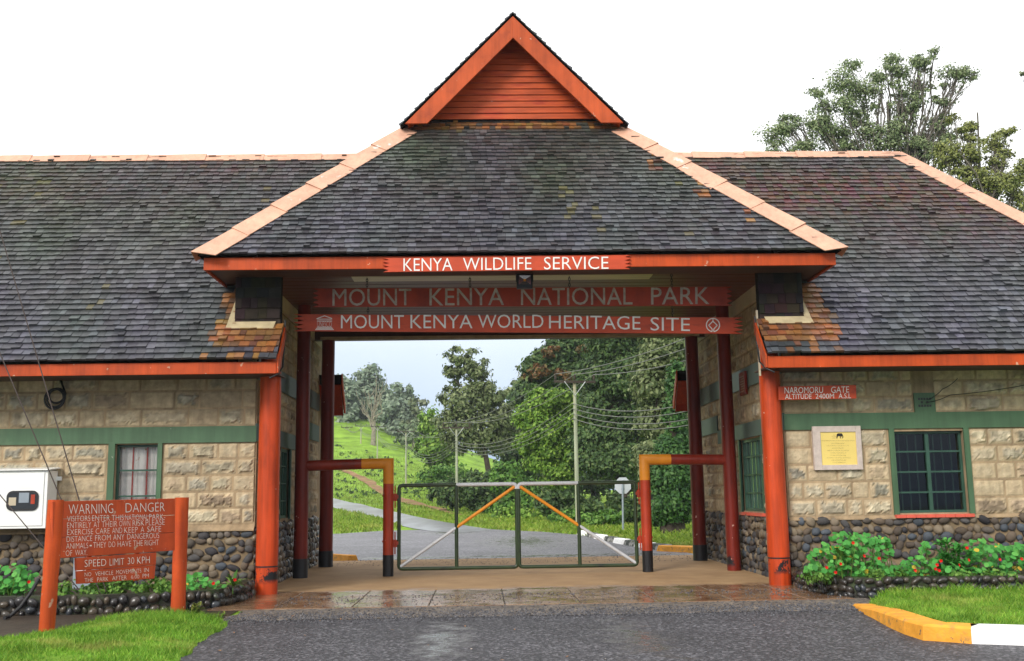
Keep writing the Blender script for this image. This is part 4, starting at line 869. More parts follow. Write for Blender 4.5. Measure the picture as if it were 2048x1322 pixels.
# warning sign beside the road
GZ = lambda x, y: .10*sstep(0, .6, min(1.2, -3.3-x if y > -9 else 0))*1.0
A0, B0 = at(92, 1268, Z=.02), at(356, 1221, Z=.06)
dAB = Vector((B0.x-A0.x, B0.y-A0.y, 0)).normalized(); nAB = Vector((dAB.y, -dAB.x, 0))
t = thing('warning_sign', 'orange timber warning sign on two round posts reading WARNING DANGER', 'sign', (A0+B0)/2)
zA, zB = at_plane(90, 1000, A0, nAB).z, at_plane(357, 995, B0, nAB).z
for (q, zt_, r0, r1, lean) in ((A0, zA, .080, .088, .045), (B0, zB, .092, .086, 0)):
    mb = MB(); mb.smooth = True; n = 10
    mb.tube([(q.x+lean*i/n*.6, q.y+lean*.3*i/n, -.25+(zt_+.25)*i/n) for i in range(n+1)], [(r0+(r1-r0)*i/n)+.005*nz(i*.8, q.x) for i in range(n+1)], 20); mb.build('post', M['orange'], t)
pf = A0+nAB*.075; fpl = lambda x, y: at_plane(x, y, pf, nAB)
def pboard(name, corners, m, th=.04):
    mb = MB(); c = [fpl(*q) for q in corners]; mb.prism(c, -nAB*th); return mb.build(name, m, t, .004)
M['wsign'] = mat('warning_board_paint', (.50, .068, .016), .5, .3, .2, 2, .2, 40, col2=(.34, .04, .015), c2=(.5, .75), c2scale=2.2, chips=((.5, .3, .2), .69, 12), streak=.2)
for k, (yl0, yl1, yr0, yr1) in enumerate(((1003, 1038, 997, 1030), (1038.8, 1075, 1030.8, 1065), (1075.8, 1117, 1065.8, 1101))):
    pboard('board_plank', [(105, yl0+.2), (350, yr0-.2), (350, yr1-.2), (105, yl1+.2)], M['wsign'])
pboard('speed_board', [(152, 1116), (313, 1105), (312, 1129.5), (153, 1141.5)], M['wsign'], .03); pboard('hours_board', [(154, 1142.3), (311.5, 1130.3), (309, 1157), (155, 1168)], M['wsign'], .03)
for x in (185, 280):
    a, b = fpl(x, 1100), fpl(x, 1162); mb = MB(); mb.obox(a-nAB*.0705, dAB*.06, -nAB*.02, Vector((0, 0, b.z-a.z))); mb.build('batten', M['orange'], t)
mb = MB(); pf2 = pf+nAB*.002
def wl(txt, x0, x1, tl, bl, tr, br, off=-.02):
    L0, L1, U0 = at_plane(x0, bl, pf2, nAB), at_plane(x1, br, pf2, nAB), at_plane(x0, tl, pf2, nAB); letters(mb, txt, L0, L1, U0, off=off)
wl('WARNING', 137, 226, 1009, 1029, 1007, 1026); wl('DANGER', 251, 329, 1006.5, 1025, 1005, 1022.5)
for (xw, yt, yb, sl) in (
    ([('VISITORS', 134, 180), ('ENTER', 184, 219), ('THIS', 223, 247), ('NATIONAL', 250, 296), ('PARK-', 298, 330)], 1032, 1043, -4.5),
    ([('ENTIRELY', 134, 182), ('AT', 187, 199), ('THEIR', 203, 234), ('OWN', 238, 260), ('RISK', 265, 288), ('PLEASE', 291, 329)], 1045.5, 1056.5, -7),
    ([('EXERCISE', 134, 186), ('CARE', 191, 219), ('AND', 224, 244), ('KEEP', 248, 275), ('A', 281, 288), ('SAFE', 294, 322)], 1059, 1070, -7),
    ([('DISTANCE', 133, 184), ('FROM', 190, 221), ('ANY', 226, 248), ('DANGEROUS', 254, 318)], 1073, 1084, -8),
    ([('ANIMALS', 132, 176), ('-', 179, 183), ('THEY', 186, 212), ('DO', 217, 230), ('HAVE', 235, 262), ('THE', 266, 285), ('RIGHT', 289, 317)], 1087, 1098, -8),
    ([('OF', 131, 144), ('WAY.', 150, 174)], 1101, 1112, -2)):
    xa, xb = xw[0][1], xw[-1][2]
    for (s_, p_, q_) in xw:
        f = lambda x: sl*(x-xa)/max(1, (xb-xa)); h0 = 5 if s_ == '-' else 0
        wl(s_, p_, q_, yt+f(p_)+h0, yb+f(p_)-h0*.7, yt+f(q_)+h0, yb+f(q_)-h0*.7)
for (s_, p_, q_, tl, bl, dr) in (('SPEED', 169, 212, 1120, 1134, -2.6), ('LIMIT', 219, 248, 1117.5, 1131, -1.5), ('30', 255, 268, 1115.5, 1128.5, -1), ('KPH', 274, 299, 1114, 1127.5, -1.5), ('NO', 169, 182, 1145.3, 1153, -1), ('VEHICLE', 190, 226, 1143.5, 1151.5, -2.2), ('MOVEMENTS', 232, 282, 1140.5, 1148.5, -3.4), ('IN', 288, 297, 1136, 1144, -.6), ('THE', 169, 186, 1156.5, 1164.3, -1), ('PARK', 194, 216, 1155, 1163, -1.5), ('AFTER', 224, 253, 1152.5, 1160.5, -1.8), ('6.00', 262, 278, 1150, 1157.5, -.8), ('PM', 285, 297, 1148, 1155.5, -.8)):
    wl(s_, p_, q_, tl, bl, tl+dr, bl+dr)
mb.build('lettering', M['white'], t)

# ------------------------------------------------------------------ gate
def bent(pts, r, n=5):
    """polyline with rounded corners"""
    pts = [Vector(p) for p in pts]; o = [pts[0]]
    for i in range(1, len(pts)-1):
        a, b, c = pts[i-1], pts[i], pts[i+1]; d0, d1 = (a-b).normalized(), (c-b).normalized()
        for k in range(n+1):
            t_ = k/n; p0, p2 = b+d0*r, b+d1*r; o.append(p0*(1-t_)**2+b*2*t_*(1-t_)+p2*t_*t_)
    return o+[pts[-1]]
GY = 2.92
for sg in (-1, 1):
    sd = 'left' if sg < 0 else 'right'; x = sg*2.37; zt = 2.06 if sg < 0 else 2.065
    t = thing('gate_post', ('red gate post with orange elbow, arm joining the inner column near the pebble wall', 'red gate post with orange elbow standing before the stop sign and ivy')[sg > 0], 'gate post', (x, GY, 0), 'pipe gate posts'); r = .098
    c = MB(); c.smooth = True; c.tube([(x, GY, .41), (x, GY, 1.69)], r, 24); c.build('post', M['red'], t)
    c = MB(); c.smooth = True; c.tube([(x, GY, -.05), (x, GY, .41)], r+.001, 24); c.build('black_base', M['black'], t)
    # mitred elbow
    c = MB(); c.smooth = True; seg = 24; A = []; B = []; Cc = []
    for k in range(seg):
        a = 2*math.pi*k/seg; u, v = math.cos(a)*r, math.sin(a)*r
        A.append((x+u, GY+v, 1.69)); B.append((x+u, GY+v, zt-u*-sg*-1 if False else zt+u*-sg)); Cc.append((sg*2.86, GY+v, zt+u*-sg))
    c.add(A+B+Cc, [(k, (k+1) % seg, seg+(k+1) % seg, seg+k) for k in range(seg)]+[(seg+k, seg+(k+1) % seg, 2*seg+(k+1) % seg, 2*seg+k) for k in range(seg)])
    c.build('elbow', M['yellow'], t)
    c = MB(); c.smooth = True; c.tube([(sg*2.86, GY, zt), (sg*3.86, GY-.01, zt-.02)], r, 24); c.build('arm', M['redshade'], t)
    for z in (1.45, .62):
        c = MB(); x0, x1 = sorted((sg*2.28, sg*2.21)); c.box(x0, x1, GY-.02, GY+.02, z-.075, z+.06); x0, x1 = sorted((sg*2.205, sg*2.185)); c.box(x0, x1, GY-.04, GY+.04, z-.03, z+.03); c.tube([(sg*2.245, GY-.03, z-.2), (sg*2.245, GY-.03, z+.2)], .012, 8)
        c.tube([(sg*2.48, GY, z+.03), (sg*2.34, GY, z+.03)], .018, 8); c.build('hinge', M['red'], t)
    # leaf
    xh, xf, zb, z2 = sg*2.175, sg*.018, .155, 1.655; xm = sg*1.125; r = .034
    t = thing('gate_leaf', ('left leaf of the green pipe gate, hinged on the post by the left pebble wall', 'right leaf of the green pipe gate, hinged on the post before the stop sign')[sg > 0], 'gate', (xh, GY, 0), 'pipe gate leaves')
    c = MB(); c.smooth = True; c.tube(bent([(xm, GY, z2), (xh, GY, z2), (xh, GY, zb), (xf, GY, zb), (xf, GY, z2-.09)], .07), r, 14); c.build('frame', M['dkgreen'], t)
    c = MB(); c.smooth = True; c.tube(bent([(xm, GY, z2), (xf, GY, z2), (xf, GY, z2-.09)], .07), r+.001, 14); c.build('top_rail', M['galv'], t)
    c = MB(); c.smooth = True; c.tube([(xm, GY, zb), (xm, GY, z2-.01)], r*1.02, 14); c.build('middle_stile', M['dkgreen'], t)
    a, b, m_ = Vector((xh-sg*.03, GY-.003, zb+.04)), Vector((xf+sg*.03, GY-.003, z2-.05)), None
    k = (xm-a.x)/(b.x-a.x); m_ = a.lerp(b, k)
    c = MB(); c.smooth = True; c.tube([a, m_], r*.85, 12); c.build('lower_brace', M['galv'], t)
    c = MB(); c.smooth = True; c.tube([m_, b], r*.87, 12); c.build('upper_brace', M['yellow'], t)

# ------------------------------------------------------------------ planters, kerbs, small fittings
def planter(label, path, ztop, wall_to):
    t = thing('planter', label, 'planter', (path[0][0], path[0][1], 0))
    mb = MB(); core = MB()
    outer = [Vector((x, y, 0)) for x, y in path]; w_ = .2
    inner = []
    for i, p in enumerate(outer):
        d = (outer[min(i+1, len(outer)-1)]-outer[max(i-1, 0)]).normalized(); inner.append(p+Vector((-d.y, d.x, 0))*w_)
    for i in range(len(outer)-1):
        a, b, ai, bi = outer[i], outer[i+1], inner[i], inner[i+1]; d = (b-a); L_ = d.length; d.normalize(); n = Vector((d.y, -d.x, 0))
        pebbles(mb, a-Z*.02, d, Z, n, L_, ztop+.01, .115, .30, .8, .48)
        core.add([a-Z*.1, b-Z*.1, bi-Z*.1, ai-Z*.1, a+Z*ztop, b+Z*ztop, bi+Z*ztop, ai+Z*ztop], [(4, 5, 6, 7), (0, 1, 5, 4), (2, 3, 7, 6)])
    core.build('retaining_wall', M['wetmortar'], t); mb.build('pebble_facing', M['wetpebble'], t)
    mb = MB(); mb.add([(p.x, p.y, ztop-.06) for p in inner]+[(p[0], p[1], ztop-.06) for p in wall_to], [tuple(range(len(inner)+len(wall_to)))]); mb.build('soil', M['soil'], t)
PR_ = [(4.16, -.16), (4.10, -.7), (4.10, -1.2), (4.16, -1.65), (4.32, -1.98), (4.55, -2.13), (5.5, -2.2), (9.5, -2.2)]
planter('low wet pebble planter under the barred window on the right', PR_, .27, [(9.5, .08), (4.25, .08)])
PL_ = [(-12, -2.45), (-7, -2.42), (-5.6, -2.38), (-4.7, -2.2), (-4.25, -1.8), (-4.12, -1.2), (-4.14, -.22)]
planter('low mossy pebble planter below the curtained window on the left', PL_, .24, [(-4.3, .08), (-12, .08)])
ks = MB(); kt = thing('kerb', 'yellow and white painted concrete kerb curving round the right lawn', 'kerb', (3.7, -6, 0))
def kerb_run(mb, path, wd, h, up=None):
    path = [Vector((*p, 0)) for p in path]; pr = []
    for i, p in enumerate(path):
        d = (path[min(i+1, len(path)-1)]-path[max(i-1, 0)]).normalized(); n = Vector((-d.y, d.x, 0)); hh = h[i] if isinstance(h, list) else h
        pr.append([p-Z*.08, p+n*.015+Z*(hh-.02), p+n*.045+Z*hh, p+n*wd+Z*hh, p+n*wd-Z*.08])
    k = 5
    mb.add([q for r in pr for q in r], [(i*k+j, (i+1)*k+j, (i+1)*k+j+1, i*k+j+1) for i in range(len(pr)-1) for j in range(k-1)]+[tuple(range(k)), tuple(range((len(pr)-1)*k, len(pr)*k))[::-1]])
K = [at(*q, Z=0.) for q in ((1703, 1212), (1722, 1226), (1745, 1237), (1775, 1254), (1808, 1269), (1845, 1281))]
kp = [(p.x, p.y) for p in K]; kp2 = kp+[tuple(at(1890, 1284, Z=0).xy), tuple(at(1943, 1288, Z=0).xy)]
mb = MB(); kerb_run(mb, kp2, .30, [.03, .07, .11, .14, .15, .155, .155, .155]); mb.build('yellow_section', M['kyellow'], kt, .01)
e0 = at(1943.6, 1288, Z=0); e1 = at(2048, 1291.5, Z=0); e2 = e0+(e1-e0)*8
mb = MB(); kerb_run(mb, [tuple(e0.xy), tuple(e1.xy), tuple(e2.xy)], .30, .155); mb.build('white_section', M['kwhite'], kt, .01)
# rear kerb stones
ksp = [(2.95, 21.4), (3.08, 19.3), (3.17, 17.6), (3.3, 15.9), (3.42, 14.4), (3.57, 13.1), (3.72, 11.9), (3.92, 10.8), (4.2, 9.7)]
stone_proto = None
for i in range(len(ksp)):
    x, y = ksp[i]; last = i == len(ksp)-1; nx_ = ksp[i+1] if not last else (4.9, 8.9)
    ang = math.atan2(nx_[1]-y, nx_[0]-x)
    if i < 2 or last:
        m = (M['kwhite'], M['black'], M['kyellow'])[2 if last else i]
        if i == 1: m = mat('worn_black_kerb_paint', (.05, .055, .05), .8, .2, .3, 6, .4, 20, col2=(.3, .29, .27), c2=(.5, .62), c2scale=5)
        b = MB(); hw = .15; L_ = .62
        b.add([(-L_, -hw, -.06), (L_, -hw, -.06), (L_, hw, -.06), (-L_, hw, -.06), (-L_+.05, -hw+.06, .15), (L_-.06, -hw+.05, .14), (L_-.05, hw-.03, .16), (-L_+.04, hw-.03, .15)], [(0, 3, 2, 1), (4, 5, 6, 7), (0, 1, 5, 4), (1, 2, 6, 5), (2, 3, 7, 6), (3, 0, 4, 7)])
        o = b.build('kerb_stone', m, None, .02)
        if i == 0: kw = o
        elif i == 1: kb = o
    else: o = (kw if i % 2 == 0 else kb).copy(); COL.objects.link(o)
    o.location = (x, y, 0); o.rotation_euler = (0, 0, ang)
    order = ['farthest', 'second farthest', 'third farthest', 'fourth farthest', 'middle', 'fourth nearest', 'third nearest', 'second nearest', 'nearest'][i]
    tag(o, ('orange painted kerb stone at the near end of the rear lot edge' if last else f'{"white" if i % 2 == 0 else "worn black"} painted kerb stone, {order} of the row by the stop sign'), 'kerb stone', 'painted kerb stones along the rear lot')
yk = kw.copy(); yk.data = kw.data.copy(); yk.data.materials[0] = M['kyellow']; COL.objects.link(yk); yk.location = (-3.95, 8.4, 0); yk.rotation_euler = (0, 0, 2.2)
tag(yk, 'yellow kerb stone peeping out behind the rear left column', 'kerb stone', 'painted kerb stones along the rear lot')
# stop sign, seen from behind
p = ground_at(1246, 1064); d_ = p.y-EYE.y
t = thing('stop_sign', 'grey back of an octagonal road sign on a thin post at the lot edge', 'road sign', p)
c = at(1246, 971, Y=p.y); mb = MB(); mb.smooth = True; mb.tube([(p.x, p.y, -.2), (c.x-.01, p.y, c.z+.2)], .04, 10); mb.build('post', M['steel'], t)
mb = MB(); R_ = .335; mb.prism([(c.x+R_*math.cos(math.radians(22.5+45*k)), p.y+.045, c.z+R_*math.sin(math.radians(22.5+45*k))) for k in range(8)], (0, .012, 0)); mb.build('plate', mat('galvanised_plate', (.50, .53, .57), .45, .5, .08, 3), t)
mb = MB(); mb.box(c.x-.07, c.x+.07, p.y+.038, p.y+.043, c.z+.12, c.z+.15); mb.box(c.x-.07, c.x+.07, p.y+.038, p.y+.043, c.z-.15, c.z-.12); mb.build('clamp', M['steel'], t)
# meter cabinet, junction box, cable coil, wires
t = thing('meter_cabinet', 'white metal meter cabinet with a dark rounded window on the left wall', 'cabinet', (-7.7, 0, 1.05))
mb = MB(); mb.box(-8.3, -7.26, -.28, .085, 1.06, 1.93); mb.prism([(-8.34, -.33, 1.945), (-8.34, .085, 1.985), (-8.34, .085, 1.96), (-8.34, -.33, 1.93)][::-1], (1.12, 0, 0)); mb.build('body', M['cabinet'], t, .006)
mb = MB(); mb.box(-8.25, -7.31, -.294, -.282, 1.10, 1.895); mb.build('door', M['cabinet'], t, .004)
def rrect(x0, x1, z0, z1, r, y, n=6):
    o = []
    for (cx_, cz_, a0) in ((x1-r, z1-r, 0), (x0+r, z1-r, 90), (x0+r, z0+r, 180), (x1-r, z0+r, 270)):
        for k in range(n+1): a = math.radians(a0+90*k/n); o.append((cx_+r*math.cos(a), y, cz_+r*math.sin(a)))
    return o
q0, q1 = at(12, 1022, Y=-.3), at(78, 981, Y=-.3)
mb = MB(); mb.prism(rrect(q0.x, q1.x, q0.z, q1.z, .09, -.31)[::-1], (0, .012, 0)); wn = mb.build('viewing_window', M['rubber'], t)
mb = MB(); mb.prism(rrect(q0.x+.03, q1.x-.03, q0.z+.03, q1.z-.03, .07, -.3115)[::-1], (0, .001, 0)); mb.build('pane', mat('meter_glass', (.02, .022, .022), .08, .6, .1, 3), wn)
mb = MB(); m0 = (q0.x+q1.x)/2; mb.box(m0-.05, m0+.1, -.318, -.313, q0.z+.12, q0.z+.27); mb.build('meter', M['steel'], wn)
mb = MB(); mb.box(m0-.2, m0-.09, -.318, -.313, q0.z+.08, q0.z+.2); mb.build('fuse_block', M['cream'], wn); mb = MB(); mb.box(m0+.13, m0+.19, -.318, -.313, q0.z+.1, q0.z+.24); mb.build('switch', M['red'], wn)
for zz in (1.25, 1.77):
    mb = MB(); mb.box(-8.2, -8.165, -.305, -.2945, zz-.03, zz+.03); mb.build('latch', M['rubber'], t)
mb = MB(); mb.box(-7.26, -7.19, .05, .085, 1.78, 1.84); mb.build('lug', M['cabinet'], t)
p = at(139, 1170, Y=-1.0); t = thing('junction_box', 'small grey louvred electrical box low on the left pebble wall', 'electrical box', (p.x, -.3, p.z))
mb = MB(); mb.box(p.x-.17, p.x+.17, -.45, -.15, .1, .62); mb.build('body', M['steel'], t, .006)
mb = MB()
for k in range(3):
    for x in (-.07, .05): mb.prism([(p.x+x-.045, -.452, .44+k*.035), (p.x+x+.045, -.452, .44+k*.035), (p.x+x+.045, -.466, .425+k*.035), (p.x+x-.045, -.466, .425+k*.035)], (0, 0, .006))
mb.build('louvre', M['cabinet'], t)
def wire(name, pts, r, m, label, cat, group=None, sag=0, n=12):
    mb = MB(); mb.smooth = True; o = []
    for i in range(len(pts)-1):
        a, b = Vector(pts[i]), Vector(pts[i+1])
        for k in range(n): t_ = k/n; o.append(a.lerp(b, t_)-Z*sag*4*t_*(1-t_))
    o.append(Vector(pts[-1])); mb.tube(o, r, 6); return tag(mb.build(name, m), label, cat, group)
p = at(109, 799, Y=.03); mb = MB(); mb.smooth = True; o = []
for i in range(97): a = 2*math.pi*i/32; r = .15-.016*(i//32)+.012*math.sin(a*1.3); o.append((p.x+r*math.cos(a)+.02*(i//32), .0+.02*(i//32)+.01*math.sin(a), p.z+r*math.sin(a)*1.02+.03*(i//32)))
o.append((p.x+.06, .03, p.z+.35)); o.append((p.x+.1, .04, 3.3)); mb.tube(o, .017, 8); tag(mb.build('cable_coil', M['rubber']), 'coil of thick black cable hung high on the left wall', 'cable')
anch = [((215, 1193), (70, 700), 'innermost'), ((205, 1196), (14, 740), 'middle'), ((172, 1196), (0, 990), 'outermost')]
for (a, b, k) in anch:
    A = at(*a, Y=-2.0); B = at(*b, Y=-1.4); B2 = A+(B-A)*2.4
    wire('guy_wire', [A, B2], .0085, M['wire'], f'thin rusty stay wire rising from the left planter, {k} of three', 'wire', 'stay wires at the left')
pts = [at(300/3.94+1, 1158, Y=-2.5), at(62, 1185, Y=-2.62), at(40, 1215, Y=-2.72), at(18, 1238, Y=-2.8), at(8, 1250, Y=-2.9)]
pts = [Vector((p.x, p.y, max(p.z, .03))) for p in pts]
wire('pipe', pts, .024, M['rubber'], 'black plastic pipe trailing over the left planter wall', 'pipe', n=4)
for (a, b, c_, k) in (((1852, 805), (1900, 790), (2060, 768), 'upper thin wire straggling from the air vent along the right wall'), ((1856, 800), (1885, 778), (1915, 757), 'short thin wire climbing from the air vent to the right eave')):
    wire('loose_wire', [at(*a, Y=.05), at(*b, Y=.03), at(*c_, Y=.05)], .006, M['rubber'], k, 'wire', sag=.02)
for sg in (-1, 1):
    mb = MB(); mb.smooth = True; x = sg*3.70; mb.tube([(x, -.34, 4.2), (x, -.36, 3.9), (x-sg*.005, -.5, 3.45), (x, -.84, 3.30), (x+sg*.12, -.86, 3.24)], .014, 6)
    tag(mb.build('conduit', M['rubber']), ('thin grey cable clipped down the verge of the left wing roof', 'thin grey cable clipped down the verge of the right wing roof')[sg > 0], 'cable')
mb = MB(); mb.box(3.735, 3.765, -.30, -.27, 3.25, 4.3); tag(mb.build('downpipe', M['cream']), 'thin cream trim strip beside the right front column top', 'trim')

# ------------------------------------------------------------------ lawns
def inside(poly, x, y):
    c = False; n = len(poly); j = n-1
    for i in range(n):
        xi, yi, xj, yj = *poly[i], *poly[j]
        if (yi > y) != (yj > y) and x < (xj-xi)*(y-yi)/(yj-yi)+xi: c = not c
        j = i
    return c
def edge_dist(poly, x, y):
    p = Vector((x, y)); m = 9
    for i in range(len(poly)):
        a, b = Vector(poly[i]), Vector(poly[(i+1) % len(poly)]); d = b-a; t_ = max(0, min(1, (p-a).dot(d)/max(d.dot(d), 1e-9))); m = min(m, (p-a-d*t_).length)
    return m
def blades_mesh(name, P, hts, wd, lean, m):
    n = len(P); a = rng.uniform(0, 2*np.pi, n); dx, dy = np.cos(a)*wd, np.sin(a)*wd
    b = rng.uniform(0, 2*np.pi, n); lx, ly = np.cos(b)*lean*hts, np.sin(b)*lean*hts
    v = np.empty((n, 5, 3)); 
    v[:, 0] = P-np.stack([dx, dy, 0*dx], 1); v[:, 1] = P+np.stack([dx, dy, 0*dx], 1)
    mid = P+np.stack([lx*.35, ly*.35, hts*.6], 1); v[:, 2] = mid+np.stack([dx, dy, 0*dx], 1)*.7; v[:, 3] = mid-np.stack([dx, dy, 0*dx], 1)*.7
    v[:, 4] = P+np.stack([lx, ly, hts], 1)
    me = bpy.data.meshes.new(name); nv = n*5; me.vertices.add(nv); me.vertices.foreach_set('co', v.ravel())
    idx = np.arange(n)[:, None]*5; loops = np.concatenate([idx+np.array([0, 1, 2, 3]), idx+np.array([3, 2, 4])], 1).ravel()
    me.loops.add(len(loops)); me.loops.foreach_set('vertex_index', loops); me.polygons.add(n*2)
    me.polygons.foreach_set('loop_start', np.stack([np.arange(n)*7, np.arange(n)*7+4], 1).ravel()); me.polygons.foreach_set('loop_total', np.tile([4, 3], n))
    me.materials.append(m); me.update(); me.validate()
    o = bpy.data.objects.new(name, me); COL.objects.link(o); ROOT[o.name] = (0, 0, 0); return o
M['turf'] = mat('lawn_turf', (.13, .24, .025), .9, .1, .3, 3, .8, 30, col2=(.19, .22, .04), c2=(.5, .72), c2scale=1.6, bdist=.03)
def lawn(poly, hgt, hz, nb, bh, grow=None, bnd=None):
    xs_ = [p[0] for p in poly]; ys_ = [p[1] for p in poly]; st = .07; mb = MB(); idx = {}
    def z(x, y): return hgt*sstep(-.05, hz, edge_dist(poly, x, y))+.012*nz(x*3, y*3)+.004
    def vid(i, j):
        if (i, j) not in idx:
            x, y = min(xs_)+i*st, min(ys_)+j*st; idx[i, j] = len(mb.v); mb.v.append((x, y, z(x, y) if inside(poly, x, y) else -.01)); mb.c.append((1, 1, 1))
        return idx[i, j]
    for i in range(int((max(xs_)-min(xs_))/st)+1):
        for j in range(int((max(ys_)-min(ys_))/st)+1):
            cx_, cy_ = min(xs_)+(i+.5)*st, min(ys_)+(j+.5)*st
            if inside(poly, cx_, cy_): mb.f.append((vid(i, j), vid(i+1, j), vid(i+1, j+1), vid(i, j+1))); mb.m.append(0); mb.sm.append(True)
    struct(mb.build('lawn', M['turf']))
    P, h_ = [], []
    while len(P) < nb:
        x, y = random.uniform(min(xs_), max(xs_)), random.uniform(min(ys_), max(ys_))
        if not inside(poly, x, y): continue
        e = edge_dist(poly, x, y); k = nz(x*1.7, y*1.7, 5)
        if random.random() > .75+.5*k: continue
        P.append((x, y, z(x, y)-.006)); h_.append(bh*random.choice([.5, .7, .8, 1., 1.2, 1.6])*(1+.8*k)*(grow(x, y) if grow else 1))
    o = blades_mesh('lawn_grass', np.array(P), np.array(h_), .0045, .75, M['leaf_grass']); return o
g0 = lambda *q: tuple(at(*q, Z=.03).xy)
LP_ = [g0(457, 1246), g0(440, 1255), g0(418, 1266), g0(396, 1284), g0(380, 1300), g0(356, 1316), g0(330, 1330), (-3.9, -8.4), (-6.5, -8.4), (-7.5, -5.2), g0(-60, 1285), g0(0, 1277), g0(68, 1270), g0(109, 1259), g0(152, 1248), g0(216, 1234), g0(343, 1228), g0(431, 1231)]
fine = []
for i in range(len(LP_)):
    a, b = Vector(LP_[i]), Vector(LP_[(i+1) % len(LP_)])
    for k in range(5): p = a.lerp(b, k/5); fine.append((p.x+.06*nz(p.x*4, p.y*4, 1), p.y+.10*nz(p.x*4, p.y*4, 7)))
o = lawn(fine, .07, .5, 40000, .042, lambda x, y: 1.25 if y > -3.6 else 1); tag(o, 'short bright grass blades growing on the left lawn mound', 'grass', kind='stuff')
q = [Vector((p[0], p[1])) for p in kp2]
RP_ = [(p.x+.22, p.y+.2) for p in q[1:]]+[(e1.x+.1, e1.y+.27), (9, -8.2), (9, -2.27), (4.75, -2.27), (4.45, -2.62)]
RP_[0] = (4.28, -2.95); RP_[1] = (4.12, -3.6)
o = lawn(RP_, .10, .15, 36000, .045, lambda x, y: 1.5 if y > -2.9 else 1); tag(o, 'short bright grass blades on the lawn behind the yellow kerb', 'grass', kind='stuff')
mb = MB(); mb.add([(-14, -9, .002), (-4.2, -3.9, .002), (-3.85, -3.0, .002), (-3.9, -1.9, .002), (-4.2, -1.2, .002), (-14, -1.2, .002)], [(0, 1, 2, 3, 4, 5)]); struct(mb.build('ditch', M['soil']))
mb = MB(); mb.add([(4.1, -3.2, .0025), (12, -3.2, .0025), (12, -1.9, .0025), (4.1, -1.9, .0025)], [(0, 1, 2, 3)]); struct(mb.build('soil_strip', M['soil']))
# loose chippings
P = []
while len(P) < 9000:
    r = random.random()
    if r < .65: x, y = random.uniform(-3.8, 4.1), random.gauss(-3.3, .32)
    elif r < .85: x, y = random.uniform(-3.5, 4.2), random.uniform(-3.3, -.2)*random.random()-.6
    else: x, y = random.uniform(-3.8, 3.9), random.uniform(5.5, 8.5)
    if y > -.0 and y < 5: continue
    if y < -4: continue
    P.append((x, y))
mb = MB()
for x, y in P:
    s_ = random.uniform(.006, .017); z = fz(y)+.0 if -2.25 < y < 7.4 else .008
    a = random.uniform(0, 6); pts = [(x+s_*math.cos(a+k*2.1), y+s_*math.sin(a+k*2.1), z-.002) for k in range(3)]+[(x+random.uniform(-.3, .3)*s_, y, z+s_*.9)]
    mb.add(pts, [(0, 1, 3), (1, 2, 3), (2, 0, 3)])
tag(mb.build('gravel', mat('loose_chippings', island=[(.02, .02, .024), (.05, .048, .055), (.10, .10, .11)], rough=.6)), 'loose dark chippings scattered over the driveway concrete', 'gravel', kind='stuff')

# ------------------------------------------------------------------ leaves, trees, shrubs
def leaf_cloud(name, blobs, m, parent, size, seed=0, flat=.75, sub=.19, aspect=.6, upb=.3, dens=1.):
    """blobs: (centre, (rx, ry, rz), n).  leaf-sized faces in clumps spread through each ellipsoid"""
    r = np.random.default_rng(seed+11); Cs = []; Os = []
    for (c, rad, n) in blobs:
        n = int(n*dens); k = max(5, n//60); d = r.normal(size=(k, 3)); d /= np.linalg.norm(d, axis=1)[:, None]
        rr = r.uniform(.35, 1., k)**.6; sc_ = np.array(c)+d*rr[:, None]*np.array(rad)
        w_ = r.uniform(.4, 1.6, k); w_ /= w_.sum(); which = r.choice(k, n, p=w_)
        off = r.normal(size=(n, 3))*sub*np.mean(rad)*np.array([1, 1, flat]); Cs.append(sc_[which]+off); Os.append(off+.35*(sc_[which]-np.array(c)))
    P = np.concatenate(Cs); n = len(P)
    oo = np.concatenate(Os); oo /= np.linalg.norm(oo, axis=1)[:, None]+1e-6; nn = r.normal(size=(n, 3))*.55+oo*1.25; nn[:, 2] += upb; nn /= np.linalg.norm(nn, axis=1)[:, None]
    t_ = np.cross(nn, r.normal(size=(n, 3))); t_ /= np.linalg.norm(t_, axis=1)[:, None]; b_ = np.cross(nn, t_)
    s_ = size*r.uniform(.55, 1.35, n)[:, None]
    v = np.empty((n, 4, 3)); v[:, 0] = P-t_*s_; v[:, 1] = P+b_*s_*aspect-t_*s_*.1; v[:, 2] = P+t_*s_; v[:, 3] = P-b_*s_*aspect+nn*s_*.15
    if parent is not None: v -= np.array(ROOT[parent.name])
    me = bpy.data.meshes.new(name); me.vertices.add(n*4); me.vertices.foreach_set('co', v.ravel()); me.loops.add(n*4); me.loops.foreach_set('vertex_index', np.arange(n*4))
    me.polygons.add(n); me.polygons.foreach_set('loop_start', np.arange(n)*4); me.polygons.foreach_set('loop_total', np.full(n, 4)); me.materials.append(m); me.update(); me.validate()
    o = bpy.data.objects.new(name, me); COL.objects.link(o)
    if parent is not None: o.parent = parent; ROOT[o.name] = ROOT[parent.name]
    else: ROOT[o.name] = (0, 0, 0)
    return o
def limb(mb, a, b, r0, r1, wob=.12, n=7, seg=6, sag=0., seed=0):
    a, b = Vector(a), Vector(b); L_ = (b-a).length; pts = []
    for i in range(n+1):
        t_ = i/n; e = math.sin(math.pi*t_)*L_*wob
        pts.append(a.lerp(b, t_)+Vector((nz(t_*2.3+seed, seed), nz(t_*2.3, seed+5), .6*nz(t_*2.7, seed+9)-sag))*e)
    mb.tube(pts, [r0+(r1-r0)*(i/n)**.8 for i in range(n+1)], seg); return pts
